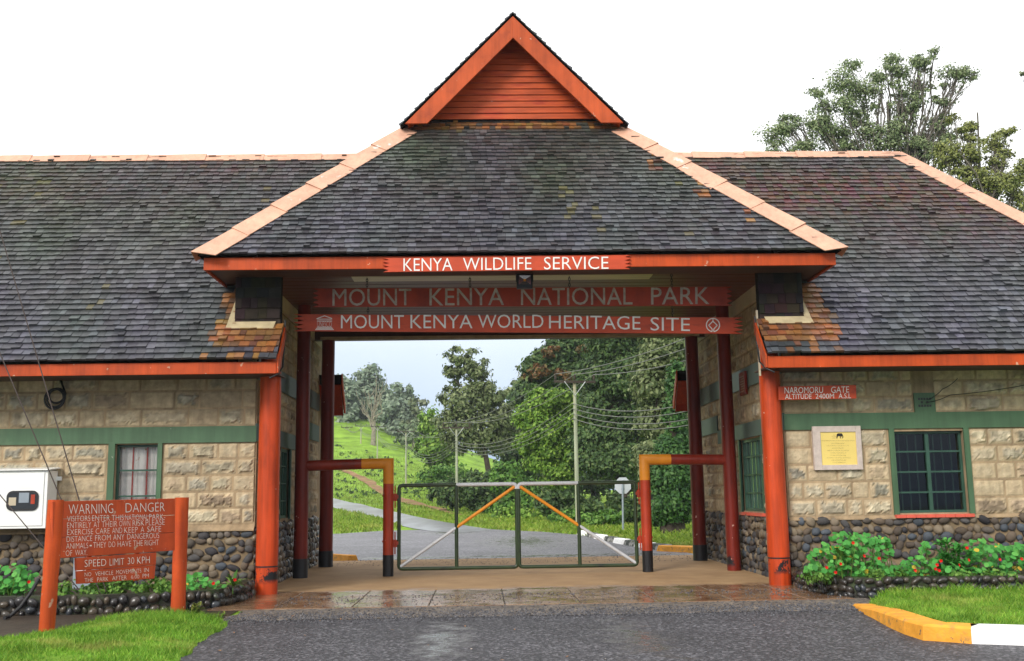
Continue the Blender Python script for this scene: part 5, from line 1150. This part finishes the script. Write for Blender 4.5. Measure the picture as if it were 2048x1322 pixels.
def tree(name, label, d, base, blobs, leaf, dens, size, tr, bark='bark', fork=.45, group=None, sub=.19, top=None, twigs=0, flat=.75, dz=.85, cat='tree', seed=1, base_pt=None, limbs=True, upb=.45, loose=0):
    """base: (px, py or None) trunk foot; blobs: photograph ellipses (px, py, rx, ry[, depth offset]) at distance d"""
    random.seed(seed*7+3); s_ = d/F_PX
    if base_pt is None:
        b = W(base[0], base[1] or 990, d); b = Vector((b.x, b.y, H(b.x, b.y)-.1))
    else: b = Vector(base_pt)
    t = thing(name, label, cat, b, group); B = []; X2 = []; mb = MB(); mb.smooth = True
    for i, q in enumerate(blobs):
        off = q[4] if len(q) > 4 else random.uniform(-.5, .5)*q[2]*s_*1.2
        c = W(q[0], q[1], d+off); B.append((c, (q[2]*s_, (q[2]+q[3])*.5*s_*dz, q[3]*s_), max(20, q[2]*q[3]*dens)))
    tp = W(top[0], top[1], d) if top else Vector((sum(x[0].x for x in B)/len(B), sum(x[0].y for x in B)/len(B), max(x[0].z for x in B)-.5))
    tpts = limb(mb, b, tp, tr, tr*.14, .05, 10, 10, seed=seed)
    if limbs:
        for i, (c, rad, n) in enumerate(B):
            k = min(9, max(2, int(10*(fork+(1-fork)*.8*max(0, min(1, (c.z-b.z)/(tp.z-b.z+.01)-.35)))))); a = tpts[k]
            if (c-a).length < .3: continue
            lp = limb(mb, a, c, tr*.34*(1-.05*k), tr*.07, .16, 7, 6, .15, seed+i*3.1)
            if loose:
                for q in lp[3:7]: X2.append((q+Vector((random.gauss(0, .3), random.gauss(0, .3), random.gauss(.1, .25))), tuple(.55*z_*random.uniform(.5, 1.1) for z_ in rad), n*loose))
            for j in range(twigs):
                u = Vector((random.gauss(0, 1), random.gauss(0, 1), random.gauss(.2, .8))).normalized(); e_ = c+Vector((u.x*rad[0], u.y*rad[1], u.z*rad[2]))*random.uniform(.7, 1.1)
                limb(mb, lp[random.randint(4, 7)], e_, tr*.08, tr*.02, .2, 5, 4, .0, seed+i+j*.7)
    mb.build('trunk', M[bark], t)
    leaf_cloud('crown', B+X2, M['leaf_'+leaf], t, size, seed, sub=sub, flat=flat, upb=upb); return t

# the gnarled trees behind the right wing
R1 = [(1549, 271, 30, 19), (1583, 257, 25, 20), (1635, 183, 22, 11), (1702, 133, 17, 17), (1685, 163, 33, 25), (1730, 185, 33, 28), (1691, 210, 25, 20), (1646, 213, 25, 14), (1635, 246, 28, 20), (1669, 269, 33, 22), (1780, 119, 22, 14), (1799, 141, 25, 17), (1835, 124, 20, 15), (1868, 108, 10, 14), (1835, 168, 28, 11), (1896, 144, 22, 14), (1938, 149, 17, 10), (1799, 213, 25, 18), (1827, 200, 22, 17), (1799, 252, 28, 17), (1771, 282, 42, 19), (1868, 252, 26, 19), (1854, 296, 28, 14), (1885, 275, 24, 14), (1892, 240, 16, 12), (1880, 205, 16, 10), (1720, 232, 25, 16), (1750, 150, 20, 16), (1610, 290, 30, 14), (1740, 262, 25, 15), (1700, 297, 30, 14)]
random.seed(12)
for _ in range(34):
    q = random.choice(R1); R1.append((max(1545, q[0]+random.gauss(0, 28)), min(300, q[1]+random.gauss(8, 16)), random.uniform(8, 18), random.uniform(6, 12)))
tree('gnarled_tree', 'tall gnarled open-crowned tree rising behind the right wing roof', 46, (1790, 600), R1, 'gumgreen', 1.7, .062, .34, 'bark', .3, sub=.42, top=(1775, 205), twigs=8, flat=.6, seed=3, loose=.10)
R2 = [(1938, 268, 15, 15), (1913, 302, 33, 19), (1896, 324, 28, 14), (1951, 302, 22, 16), (1987, 285, 25, 16), (2021, 263, 18, 9), (1993, 324, 22, 14), (2001, 368, 33, 25), (2035, 352, 25, 25), (1965, 350, 22, 17), (1930, 345, 25, 12), (2040, 400, 25, 22), (1880, 300, 18, 10)]
for _ in range(20):
    q = random.choice(R2); R2.append((q[0]+random.gauss(8, 22), q[1]+random.gauss(6, 16), random.uniform(8, 18), random.uniform(6, 12)))
tree('gnarled_tree', 'smaller gnarled tree with yellowish leaves and a bare spike beyond the right hip', 41, (1950, 600), R2, 'gumyellow', 1.7, .06, .22, 'bark', .4, sub=.42, top=(1955, 225), twigs=7, flat=.6, seed=5, loose=.10)
tree('gnarled_tree', 'mostly unseen tree whose one leafy twig enters at the right edge', 40, (2150, 600), [(2047, 148, 9, 5), (2062, 160, 10, 9), (2090, 170, 30, 20), (2120, 220, 40, 30)], 'grey', 2.4, .06, .24, 'bark', .5, sub=.3, top=(2140, 160), twigs=3, seed=6)

# through the gate
G = 'trees beyond the gate'
tree('broad_tree', 'tall olive-crowned tree standing free at the centre of the gate view', 84, (986, 1012), [(925, 712, 34, 18), (946, 735, 40, 24), (905, 752, 26, 22), (900, 790, 24, 18), (965, 765, 24, 30), (930, 805, 50, 36), (985, 790, 22, 34), (960, 850, 70, 42), (900, 850, 34, 40), (1005, 845, 26, 36), (985, 888, 46, 24), (925, 885, 40, 22)], 'olive', 1.35, .15, .34, 'darkbark', .5, G, seed=11, twigs=2, dz=.7, loose=.05)
tree('round_tree', 'rounded bright green tree with clumped crown behind the first power pole', 62, (1100, 1045), [(1085, 800, 36, 24), (1062, 830, 32, 28), (1122, 810, 36, 28), (1140, 850, 35, 34), (1090, 860, 42, 32), (1052, 888, 26, 22), (1110, 900, 45, 30), (1150, 905, 32, 35), (1080, 918, 35, 24), (1122, 950, 40, 26), (1165, 870, 20, 30)], 'green', 3.2, .11, .36, 'darkbark', .4, G, seed=12, sub=.2, dz=.8)
t = tree('dark_tree', 'dark rust-tinged tree rising behind the rounded bright green tree', 74, (1095, 1035), [(1098, 715, 40, 32), (1078, 752, 34, 40), (1132, 695, 34, 28), (1120, 750, 40, 38), (1062, 735, 16, 24), (1150, 740, 26, 40), (1100, 800, 40, 40), (1130, 660, 40, 26)], 'dark', 2.4, .16, .42, 'darkbark', .4, G, seed=13, dz=.8)
leaf_cloud('rusty_foliage', [(W(x, y, 74-d_), (rx*.0356, ry*.0356, ry*.0356), rx*ry*2.2) for x, y, rx, ry, d_ in ((1080, 740, 18, 14, 2), (1058, 745, 12, 16, 1), (1130, 748, 18, 14, 2.2), (1100, 702, 18, 10, 1.5), (1165, 700, 10, 12, 2))], M['leaf_rust'], t, .16, 131)
tree('cedar', 'big dark cedar with drooping boughs just left of the road sign', 60, (1252, 1047), [(1230, 690, 58, 36), (1262, 750, 58, 40), (1200, 750, 46, 36), (1222, 820, 52, 36), (1182, 880, 40, 26), (1285, 835, 46, 40), (1200, 925, 48, 26), (1250, 920, 50, 34), (1240, 640, 60, 40), (1225, 870, 40, 30)], 'dark', 3.2, .12, .40, 'darkbark', .25, G, seed=14, flat=.4, sub=.3, twigs=3, dz=.8)
tree('cedar', 'tall grey-green cedar half hidden by the rear right column', 46, (1335, 1052), [(1330, 690, 40, 40), (1345, 765, 36, 48), (1318, 840, 36, 40), (1360, 850, 40, 50), (1300, 760, 25, 50), (1335, 640, 45, 40), (1320, 920, 40, 40), (1370, 930, 40, 40)], 'olive', 3.0, .11, .34, 'darkbark', .25, G, seed=15, flat=.5, sub=.3, twigs=2, dz=.8)
t = tree('ivy_clad_tree', 'stout trunk smothered in dark ivy beside the rear right column', 38, (1345, 1052), [(1345, 880, 26, 24), (1340, 915, 34, 30), (1340, 955, 38, 35), (1345, 1000, 38, 40), (1340, 1036, 40, 18), (1350, 840, 18, 40), (1356, 780, 14, 60), (1375, 950, 25, 70)], 'ivy', 4.2, .075, .5, 'darkbark', .5, G, seed=16, sub=.22, upb=0., dz=.8)
for k, (lab, d, bp, bl, lf, tr_) in enumerate((
    ('deep green forest tree filling the gap behind the drooping cedar', 96, (1190, 1030), [(1180, 720, 70, 60), (1150, 820, 60, 60), (1210, 840, 60, 70), (1180, 930, 80, 50), (1240, 690, 60, 60), (1250, 780, 50, 60)], 'dark', .5),
    ('deep green forest tree behind the tall grey-green cedar', 90, (1310, 1035), [(1290, 700, 60, 60), (1340, 740, 60, 70), (1290, 820, 60, 70), (1350, 850, 60, 60), (1300, 930, 70, 60), (1370, 950, 60, 60), (1420, 800, 60, 120)], 'dark', .5),
    ('dark undergrowth tree filling the shade below the rust-tinged tree', 92, (1075, 1020), [(1060, 870, 50, 50), (1090, 930, 60, 45), (1040, 930, 40, 40), (1130, 960, 50, 40), (1055, 800, 35, 40)], 'dark', .35),
    ('olive tree with sparse top between the free-standing and rust-tinged trees', 104, (1030, 1005), [(1020, 800, 26, 26), (1040, 770, 16, 18), (1030, 850, 30, 40), (1010, 880, 36, 30), (1045, 900, 30, 30)], 'olive', .25))):
    tree('forest_tree', lab, d, bp, bl, lf, 1.35, .24, tr_, 'darkbark', .4, G, seed=20+k, dz=.8)
tree('bare_tree', 'thin leafless tree standing above the sparse-topped olive tree', 108, (1040, 1005), [(1036, 735, 7, 5), (1046, 748, 6, 6)], 'grey', 2., .12, .12, 'palebark', .5, G, seed=31, top=(1038, 740), twigs=6)
tree('leafy_tree', 'fresh green tree at the foot of the hill left of the free-standing tree', 112, (888, 985), [(865, 840, 30, 24), (850, 865, 24, 24), (885, 870, 36, 28), (860, 900, 32, 22), (890, 910, 36, 24), (880, 940, 28, 24), (905, 950, 26, 22)], 'green', 1.2, .24, .22, 'darkbark', .35, G, seed=32)
FG = 'far trees on the hill crest'
for k, (lab, d, bp, bl, lf) in enumerate((
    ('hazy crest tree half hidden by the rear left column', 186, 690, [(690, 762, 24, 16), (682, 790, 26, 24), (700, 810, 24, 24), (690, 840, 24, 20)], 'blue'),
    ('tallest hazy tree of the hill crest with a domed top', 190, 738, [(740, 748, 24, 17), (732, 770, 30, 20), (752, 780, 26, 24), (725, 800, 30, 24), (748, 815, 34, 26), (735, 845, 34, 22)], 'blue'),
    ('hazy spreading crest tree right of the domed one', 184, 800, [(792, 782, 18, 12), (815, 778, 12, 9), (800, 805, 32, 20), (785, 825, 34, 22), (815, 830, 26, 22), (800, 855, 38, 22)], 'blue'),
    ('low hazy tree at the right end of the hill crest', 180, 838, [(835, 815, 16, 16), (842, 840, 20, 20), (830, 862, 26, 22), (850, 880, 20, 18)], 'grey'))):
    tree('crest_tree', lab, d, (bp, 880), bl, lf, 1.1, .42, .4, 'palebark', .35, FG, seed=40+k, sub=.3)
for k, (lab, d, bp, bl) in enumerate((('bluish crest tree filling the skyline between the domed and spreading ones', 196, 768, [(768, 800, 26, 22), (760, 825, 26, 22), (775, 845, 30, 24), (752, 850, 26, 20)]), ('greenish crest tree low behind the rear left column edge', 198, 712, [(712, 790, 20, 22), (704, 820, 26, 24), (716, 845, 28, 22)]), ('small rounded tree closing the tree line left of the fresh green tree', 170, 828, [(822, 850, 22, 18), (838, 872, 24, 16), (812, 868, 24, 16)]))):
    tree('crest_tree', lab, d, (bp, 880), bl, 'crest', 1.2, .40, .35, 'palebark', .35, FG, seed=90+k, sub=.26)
for k, (lab, bl) in enumerate((('dark thicket under the domed crest tree', [(700, 848, 34, 26), (735, 852, 40, 24), (680, 835, 20, 28)]), ('dark thicket at the right of the crest, under the spreading tree', [(785, 855, 40, 24), (815, 866, 34, 22), (845, 880, 22, 16), (770, 850, 24, 22)]))):
    tree('thicket', lab, 194, (bl[0][0], 880), bl, 'dark', 1.5, .42, .2, 'darkbark', .3, FG, seed=50+k, cat='bush')
# pale dead tree
b = ground_at(746, 890); dd = b.y-EYE.y; t = thing('dead_tree', 'pale dead tree with twisting bare limbs on the hill', 'tree', b); mb = MB(); mb.smooth = True
tp = [W(x, y, dd) for x, y in ((744, 862), (748, 840), (742, 812))]; limb(mb, b-Z*.2, tp[1], .45, .28, .06, 7, 8, seed=3)
for i, q in enumerate(((728, 800), (736, 785), (748, 775), (757, 768), (765, 800), (720, 815), (752, 812), (742, 805), (758, 830))):
    e_ = W(*q, dd+random.uniform(-1.5, 1.5)); pts = limb(mb, tp[0].lerp(tp[1], random.random()), e_, .16, .04, .22, 7, 6, 0, i*2.3)
    for j in range(2): limb(mb, pts[random.randint(3, 6)], e_+Vector((random.uniform(-1.5, 1.5), 0, random.uniform(.3, 2))), .07, .03, .2, 4, 4, 0, i+j)
mb.build('trunk', mat('dead_wood', (.24, .21, .16), .9, .1, .3, 3), t)
# bushes: (label, pixel foot, distance, blobs, leaf, density, size)
BG = 'bushes along the far side of the rear lot'
BS = [('dark rounded bush on the slope left of the free-standing tree', 78, [(905, 985, 40, 24), (880, 992, 22, 16), (930, 995, 28, 18), (900, 965, 24, 14)], 'dark', 2.2, .15),
      ('broad dark bush right of the second power pole', 74, [(960, 975, 46, 28), (1000, 985, 36, 26), (935, 990, 30, 22), (980, 1005, 46, 18)], 'dark', 2.2, .14),
      ('pale green bank of scrub below the fresh green tree', 96, [(865, 950, 34, 12), (900, 945, 40, 14), (850, 968, 22, 9)], 'shrub', 2.2, .16),
      ('sunny green shrub between the free-standing tree and the rounded tree', 70, [(1015, 960, 34, 34), (1030, 1000, 34, 26), (1000, 1020, 30, 14), (1050, 985, 24, 30)], 'shrub', 2.0, .15),
      ('leafy shrub low in front of the broad dark bush', 62, [(1010, 1030, 30, 12), (1045, 1025, 30, 18), (1075, 1030, 26, 14)], 'green', 2.4, .12),
      ('low bright shrub at the foot of the first power pole', 52, [(1120, 1036, 26, 14), (1150, 1030, 20, 12), (1172, 1040, 22, 12)], 'shrub', 3., .10),
      ('dark shrub behind the low bright shrub under the rounded tree', 56, [(1110, 1005, 34, 24), (1150, 1010, 30, 26), (1190, 1015, 30, 26)], 'dark', 2.6, .12),
      ('weedy shrub just left of the road sign post', 46, [(1205, 1040, 26, 14), (1228, 1035, 18, 18), (1190, 1046, 18, 9)], 'shrub', 3.2, .09),
      ('shaded shrub behind the road sign', 50, [(1270, 1025, 30, 26), (1300, 1030, 30, 24), (1240, 1010, 26, 24)], 'dark', 2.8, .11)]
for k, (lab, d, bl, lf, dn, sz) in enumerate(BS):
    tree('bush', lab, d, (bl[0][0], None), bl, lf, dn, sz, .06, 'darkbark', .3, BG, seed=60+k, cat='bush', dz=1., top=(bl[0][0], bl[0][1]))
# hill tufts and meadow grass
far_l = [tuple(p.xy) for p in rl]; far_r = [tuple(p.xy) for p in rr]; road_poly = far_l+far_r[::-1]; path_poly = [tuple(p.xy) for p in pl_]+[tuple(p.xy) for p in pr_][::-1]
P, h_ = [], []; random.seed(99)
while len(P) < 52000:
    dd = 28+130*random.random()**1.6; a = random.uniform(-.17, .20); x, y = EYE.x+dd*math.tan(a+YAW), EYE.y+dd
    if inside(lot, x, y) or inside(road_poly, x, y) or inside(path_poly, x, y): continue
    if x > 4 and y < 8: continue
    k = nz(x*.5, y*.5, 3)
    P.append((x, y, H(x, y)-.03)); h_.append(random.uniform(.06, .16)*(1+.8*max(0, k))*(1+dd/150))
o = blades_mesh('meadow_grass', np.array(P), np.array(h_), .035, .8, M['leaf_hillg']); tag(o, 'bright meadow grass over the hillside and verges beyond the gate', 'grass', kind='stuff')
bl = []
for i in range(150):
    px, py = random.uniform(672, 900), random.uniform(890, 1000)
    p = ground_at(px, py)
    if p.y > 175 or inside(road_poly, p.x, p.y) or inside(path_poly, p.x, p.y): continue
    r = random.uniform(.15, .5); bl.append((p+Z*r*.4, (r, r, r*.5), 12))
o = leaf_cloud('hill_tufts', bl, M['leaf_dark'], None, .16, 77); tag(o, 'scattered dark weed tufts dotting the grassy hillside', 'weeds', kind='stuff')
# ------------------------------------------------------------------ power poles and lines
poles = [(1149, 763, 47), (913, 855, 72), (812, 863, 118), (755, 853, 150), (722, 852, 166), (694, 855, 178), (669, 846, 186)]
nm = ['nearest and tallest, before the cedar', 'second of the line, right of the hill bushes', 'third of the line, below the crest trees', 'fourth of the line, before the dead tree', 'fifth of the line, on the hill slope', 'sixth of the line, far up the hill', 'last of the line, at the rear left column']
att = []; pr = None
for k, (px, py, d) in enumerate(poles):
    tp = W(px, py, d); zb = H(tp.x, tp.y); hgt = tp.z-zb
    t = thing('power_pole', f'pale wooden power pole, {nm[k]}', 'utility pole', (tp.x, tp.y, zb), 'power poles')
    mb = MB(); mb.smooth = True; mb.tube([(tp.x, tp.y, zb-.3), (tp.x, tp.y, tp.z)], [.11, .075], 10); mb.build('pole', M['pole'], t)
    nx2 = W(*poles[min(k+1, 6)][:2], poles[min(k+1, 6)][2]) if k < 6 else None
    dirv = ((nx2-tp) if nx2 is not None else dirv); dirv.z = 0; dirv = dirv.normalized(); cr = Vector((.97, .24, 0)) if k < 3 else Vector((.9, .43, 0))
    mb = MB(); a = tp-cr*1.0-Z*.02; mb.obox(a-Vector((0, .16, .06)), cr*2.0, Vector((0, .08, 0)), Z*.11); mb.build('crossarm', M['darkbark'], t)
    mb = MB(); mb.tube([tp-cr*.5-Z*.02+Vector((0, -.17, 0)), tp-Z*.65+Vector((0, -.13, 0)), tp+cr*.5-Z*.02+Vector((0, -.17, 0))], .022, 5); mb.build('brace', M['galv'], t)
    A = []
    for j in (-.92, 0, .92):
        q = tp+cr*j+Vector((0, -.12, .05)); mb = MB(); mb.smooth = True; mb.tube([q, q+Z*.1, q+Z*.2, q+Z*.26], [.03, .055, .05, .02], 8); mb.build('insulator', M['darkbark'], t); A.append(q+Z*.26)
    for j in range(4): A.append(tp+Vector((-.12, -.05, -hgt*.155-hgt*.035*j)))
    att.append(A)
endp = [W(x, y, 30) for x, y in ((1560, 592), (1590, 606), (1600, 640), (1560, 745), (1560, 762), (1560, 784), (1560, 797))]
for j in range(7):
    pts = [endp[j]]+[a[j] for a in att]; mb = MB(); mb.smooth = True; o = []
    for i in range(len(pts)-1):
        L_ = (pts[i+1]-pts[i]).length; n = 10
        for k in range(n): u = k/n; o.append(pts[i].lerp(pts[i+1], u)-Z*(.022*L_+ (.3 if j > 2 else 0))*4*u*(1-u))
    o.append(pts[-1]); mb.tube(o, .017, 4)
    tag(mb.build('power_line', M['cable']), (('left upper', 'middle upper', 'right upper')[j]+' wire strung along the pole crossarms' if j < 3 else ('highest', 'second', 'third', 'lowest')[j-3]+' of the four lower wires strung along the poles'), 'power line', 'overhead wires')

# ------------------------------------------------------------------ planting in the beds
random.seed(4242)
def disc(mb, c, r, n):
    c, n = Vector(c), Vector(n).normalized(); a = n.cross(Vector((.3, .2, 1))).normalized(); b = n.cross(a); k = 9; ph = random.uniform(0, 6)
    vs = [c-n*r*.12]+[c+(a*math.cos(ph+2*math.pi*i/k)+b*math.sin(ph+2*math.pi*i/k))*r*random.uniform(.92, 1.06)+n*r*.08*math.sin(i*2.1+ph) for i in range(k)]
    mb.add(vs, [(0, 1+i, 1+(i+1) % k) for i in range(k)])
def nasturtium(label, Yc, blobs, n, rmin, rmax, flowers=(), yellow=0, soilz=.2):
    c0 = at(blobs[0][0], blobs[0][1], Y=Yc); t = thing('nasturtium', label, 'plant', (c0.x, Yc, soilz), 'nasturtiums in the planters')
    lv, st, ye = MB(), MB(), MB(); lv.smooth = True; st.smooth = True; tot = sum(b[2]*b[3] for b in blobs)
    for (px, py, rx, ry) in blobs:
        for i in range(int(n*rx*ry/tot)):
            a, r = random.uniform(0, 2*math.pi), math.sqrt(random.random()); dy = random.uniform(-.3, .45)
            p = at(px+rx*r*math.cos(a), py+ry*r*math.sin(a), Y=Yc+dy*(.6+.6*(1-r)))
            if p.z < soilz: p.z = soilz+random.uniform(0, .06)
            disc(ye if random.random() < yellow else lv, p, random.uniform(rmin, rmax), (random.gauss(0, .35), random.gauss(-.75, .3), random.gauss(.75, .3)))
            if random.random() < .35:
                f = Vector((p.x+random.uniform(-.15, .15), p.y+random.uniform(0, .2), soilz-.03)); m_ = p.lerp(f, .5)+Vector((random.uniform(-.05, .05), 0, .04)); st.tube([p, m_, f], .004, 4, False)
    lv.build('leaves', M['leaf_nast'], t); 
    if st.v: st.build('stems', M['leaf_shrub'], t)
    if ye.v: ye.build('yellow_leaves', M['leaf_yleaf'], t)
    for (fx, fy) in flowers:
        p = at(fx, fy, Y=Yc-.32); fl = MB(); fl.smooth = True; n_ = Vector((random.gauss(0, .3), -1, .35)).normalized(); a = n_.cross(Z).normalized(); b = n_.cross(a)
        for k in range(5):
            u = 2*math.pi*k/5+random.uniform(-.1, .1); d1 = a*math.cos(u)+b*math.sin(u); d2 = n_.cross(d1); fl.add([p-n_*.012, p+d1*.015-d2*.012+n_*.005, p+d1*.027+n_*.009, p+d1*.015+d2*.012+n_*.006], [(0, 1, 2, 3)])
        fl.build('flower', M['flower'], t)
nasturtium('big round-leaved nasturtium clump with red flowers next to the right front column', -1.75, [(1690, 1090, 45, 28), (1730, 1085, 48, 20), (1660, 1120, 42, 30), (1710, 1125, 55, 30), (1765, 1100, 22, 26), (1640, 1142, 34, 14), (1755, 1140, 40, 14)], 420, .026, .050, [(1706, 1086), (1758, 1117), (1728, 1112), (1681, 1128), (1653, 1135), (1671, 1145)], .02)
nasturtium('low nasturtiums between the big clump and the pointed-leaf plant', -1.8, [(1800, 1142, 40, 14), (1830, 1130, 34, 18), (1850, 1146, 30, 9)], 130, .022, .040, [(1830, 1141)], .05)
nasturtium('nasturtium clump with red flowers at the right edge of the frame', -1.75, [(1965, 1095, 36, 18), (1990, 1110, 44, 24), (2030, 1115, 30, 26), (1950, 1130, 34, 16), (2000, 1138, 50, 12), (2060, 1105, 30, 30)], 260, .028, .052, [(1934, 1096), (2043, 1118), (1999, 1119), (1937, 1120)], .03)
nasturtium('nasturtiums with red flowers in front of the pointed-leaf plant', -1.85, [(1885, 1128, 26, 14), (1905, 1138, 24, 12), (1850, 1098, 14, 12)], 70, .028, .046, [(1874, 1130), (1878, 1141), (1871, 1138), (1882, 1122), (1918, 1130)], .0)
nasturtium('dense nasturtium mass at the left edge behind the warning sign', -1.7, [(20, 1150, 40, 24), (50, 1165, 30, 22), (15, 1180, 34, 16), (-40, 1160, 40, 34)], 230, .030, .056, [(58, 1164)], .0)
nasturtium('small nasturtium patch left of the strap-leaved plant', -1.65, [(395, 1160, 26, 12), (430, 1172, 24, 9), (380, 1172, 18, 8)], 85, .022, .042, [(427, 1167), (470, 1160)], .02)
def ground_cover(label, Yc, blobs, n, seed):
    c0 = at(blobs[0][0], blobs[0][1], Y=Yc); t = thing('creeping_plant', label, 'plant', (c0.x, Yc, .2)); B = []
    for (px, py, rx, ry) in blobs: c = at(px, py, Y=Yc); s_ = (Yc-EYE.y)/F_PX; B.append((c, (rx*s_, .32, ry*s_), n*rx*ry/1000))
    leaf_cloud('leaves', B, M['leaf_shrub'], t, .028, seed, aspect=.7)
ground_cover('carpet of small-leaved creeper behind and below the warning sign', -1.95, [(140, 1185, 44, 14), (200, 1180, 44, 14), (260, 1175, 44, 16), (310, 1170, 34, 16), (340, 1180, 20, 12), (180, 1198, 50, 8)], 900, 81)
ground_cover('thin yellow-green weeds along the front of the right planter', -1.95, [(1780, 1150, 60, 6), (1930, 1147, 60, 8), (2010, 1150, 50, 6), (1640, 1152, 30, 6)], 1100, 82)
def strap_plant(name, label, px, py, Yc, n, L_, w_, soilz=.2, up=1., whorls=1, spread=1., lf='leaf_shrub'):
    b = at(px, py, Y=Yc); t = thing(name, label, 'plant', (b.x, Yc, soilz)); mb = MB(); mb.smooth = True; st = MB(); st.smooth = True
    for wv in range(whorls):
        ht = (b.z-soilz)*(wv+1)/whorls if whorls > 1 else b.z-soilz; sx = random.uniform(-.16, .16)*spread if whorls > 1 else 0; sy = random.uniform(-.1, .1) if whorls > 1 else 0
        hd = Vector((b.x+sx, Yc+sy, soilz+max(.02, ht*random.uniform(.65, 1.0)))) if whorls > 1 else Vector((b.x, Yc, max(soilz, b.z)))
        st.tube([(b.x+sx*.3, Yc, soilz-.03), hd], .007, 5)
        for i in range(n):
            a = random.uniform(0, 2*math.pi); el = random.uniform(.1, 1.1)*up; d1 = Vector((math.cos(a)*math.cos(el), math.sin(a)*math.cos(el), math.sin(el))); sd = d1.cross(Z).normalized()*w_; l = L_*random.uniform(.6, 1.1)
            o = hd-Z*random.uniform(0, .08 if whorls > 1 else 0)
            m1 = o+d1*l*.5; e_ = o+d1*l-Z*l*.28
            mb.add([o-sd*.4, o+sd*.4, m1+sd, e_, m1-sd], [(0, 1, 2, 4), (4, 2, 3)])
    mb.build('leaves', M[lf], t); st.build('stems', M['leaf_shrub'], t)
strap_plant('leafy_plant', 'bushy pointed-leaf plant standing tall before the barred window', 1902, 1075, -1.85, 14, .19, .022, .2, .9, 34, 1.5, 'leaf_nast')
strap_plant('leafy_plant', 'strap-leaved plant growing near the left front column', 466, 1172, -1.75, 22, .34, .024, .2, 1., 1)
strap_plant('leafy_plant', 'strap-leaved tuft inside the big nasturtium clump', 1682, 1112, -1.95, 10, .22, .022, .2, 1.1, 1)
strap_plant('leafy_plant', 'pale leafy weed in the grass right of the warning sign', 392, 1204, -2.62, 12, .14, .015, .02, .8, 6, .5, 'leaf_yellowg')
strap_plant('leafy_plant', 'little yellowish weed at the lawn tip beside the driveway', 443, 1236, -3.0, 8, .09, .012, .02, .8, 3, .5, 'leaf_yellowg')

# ------------------------------------------------------------------ damp air: far trees pale towards blue
mb = MB(); mb.box(-310, 310, -62, 430, -4, 45); hz_ = mb.build('haze', [])
m = bpy.data.materials.new('damp_air'); m.use_nodes = True; t_ = m.node_tree; t_.nodes.clear(); o_ = N(t_, 'ShaderNodeOutputMaterial'); v_ = N(t_, 'ShaderNodeVolumePrincipled'); v_.inputs['Density'].default_value = .00032; v_.inputs['Color'].default_value = (.86, .93, 1, 1); t_.links.new(v_.outputs[0], o_.inputs['Volume'])
hz_.data.materials.append(m); hz_['kind'] = 'stuff'

# fallen leaves and grit on the road
random.seed(5); mb = MB()
for i in range(46):
    x, y = random.uniform(-3.4, 3.6), random.uniform(-9, -2.6); a = random.uniform(0, 6); l, w_ = random.uniform(.012, .035), random.uniform(.006, .012); d1, d2 = Vector((math.cos(a), math.sin(a), 0)), Vector((-math.sin(a), math.cos(a), 0)); o = Vector((x, y, .012))
    mb.add([o-d1*l, o+d2*w_+Z*.006, o+d1*l+Z*random.uniform(0, .012), o-d2*w_+Z*.004], [(0, 3, 2, 1)])
tag(mb.build('leaf_litter', mat('dead_leaves', island=[(.30, .10, .04), (.40, .20, .06), (.16, .07, .03), (.5, .45, .4)], rough=.8)), 'a few fallen brown leaves scattered on the wet asphalt', 'leaves', kind='stuff')
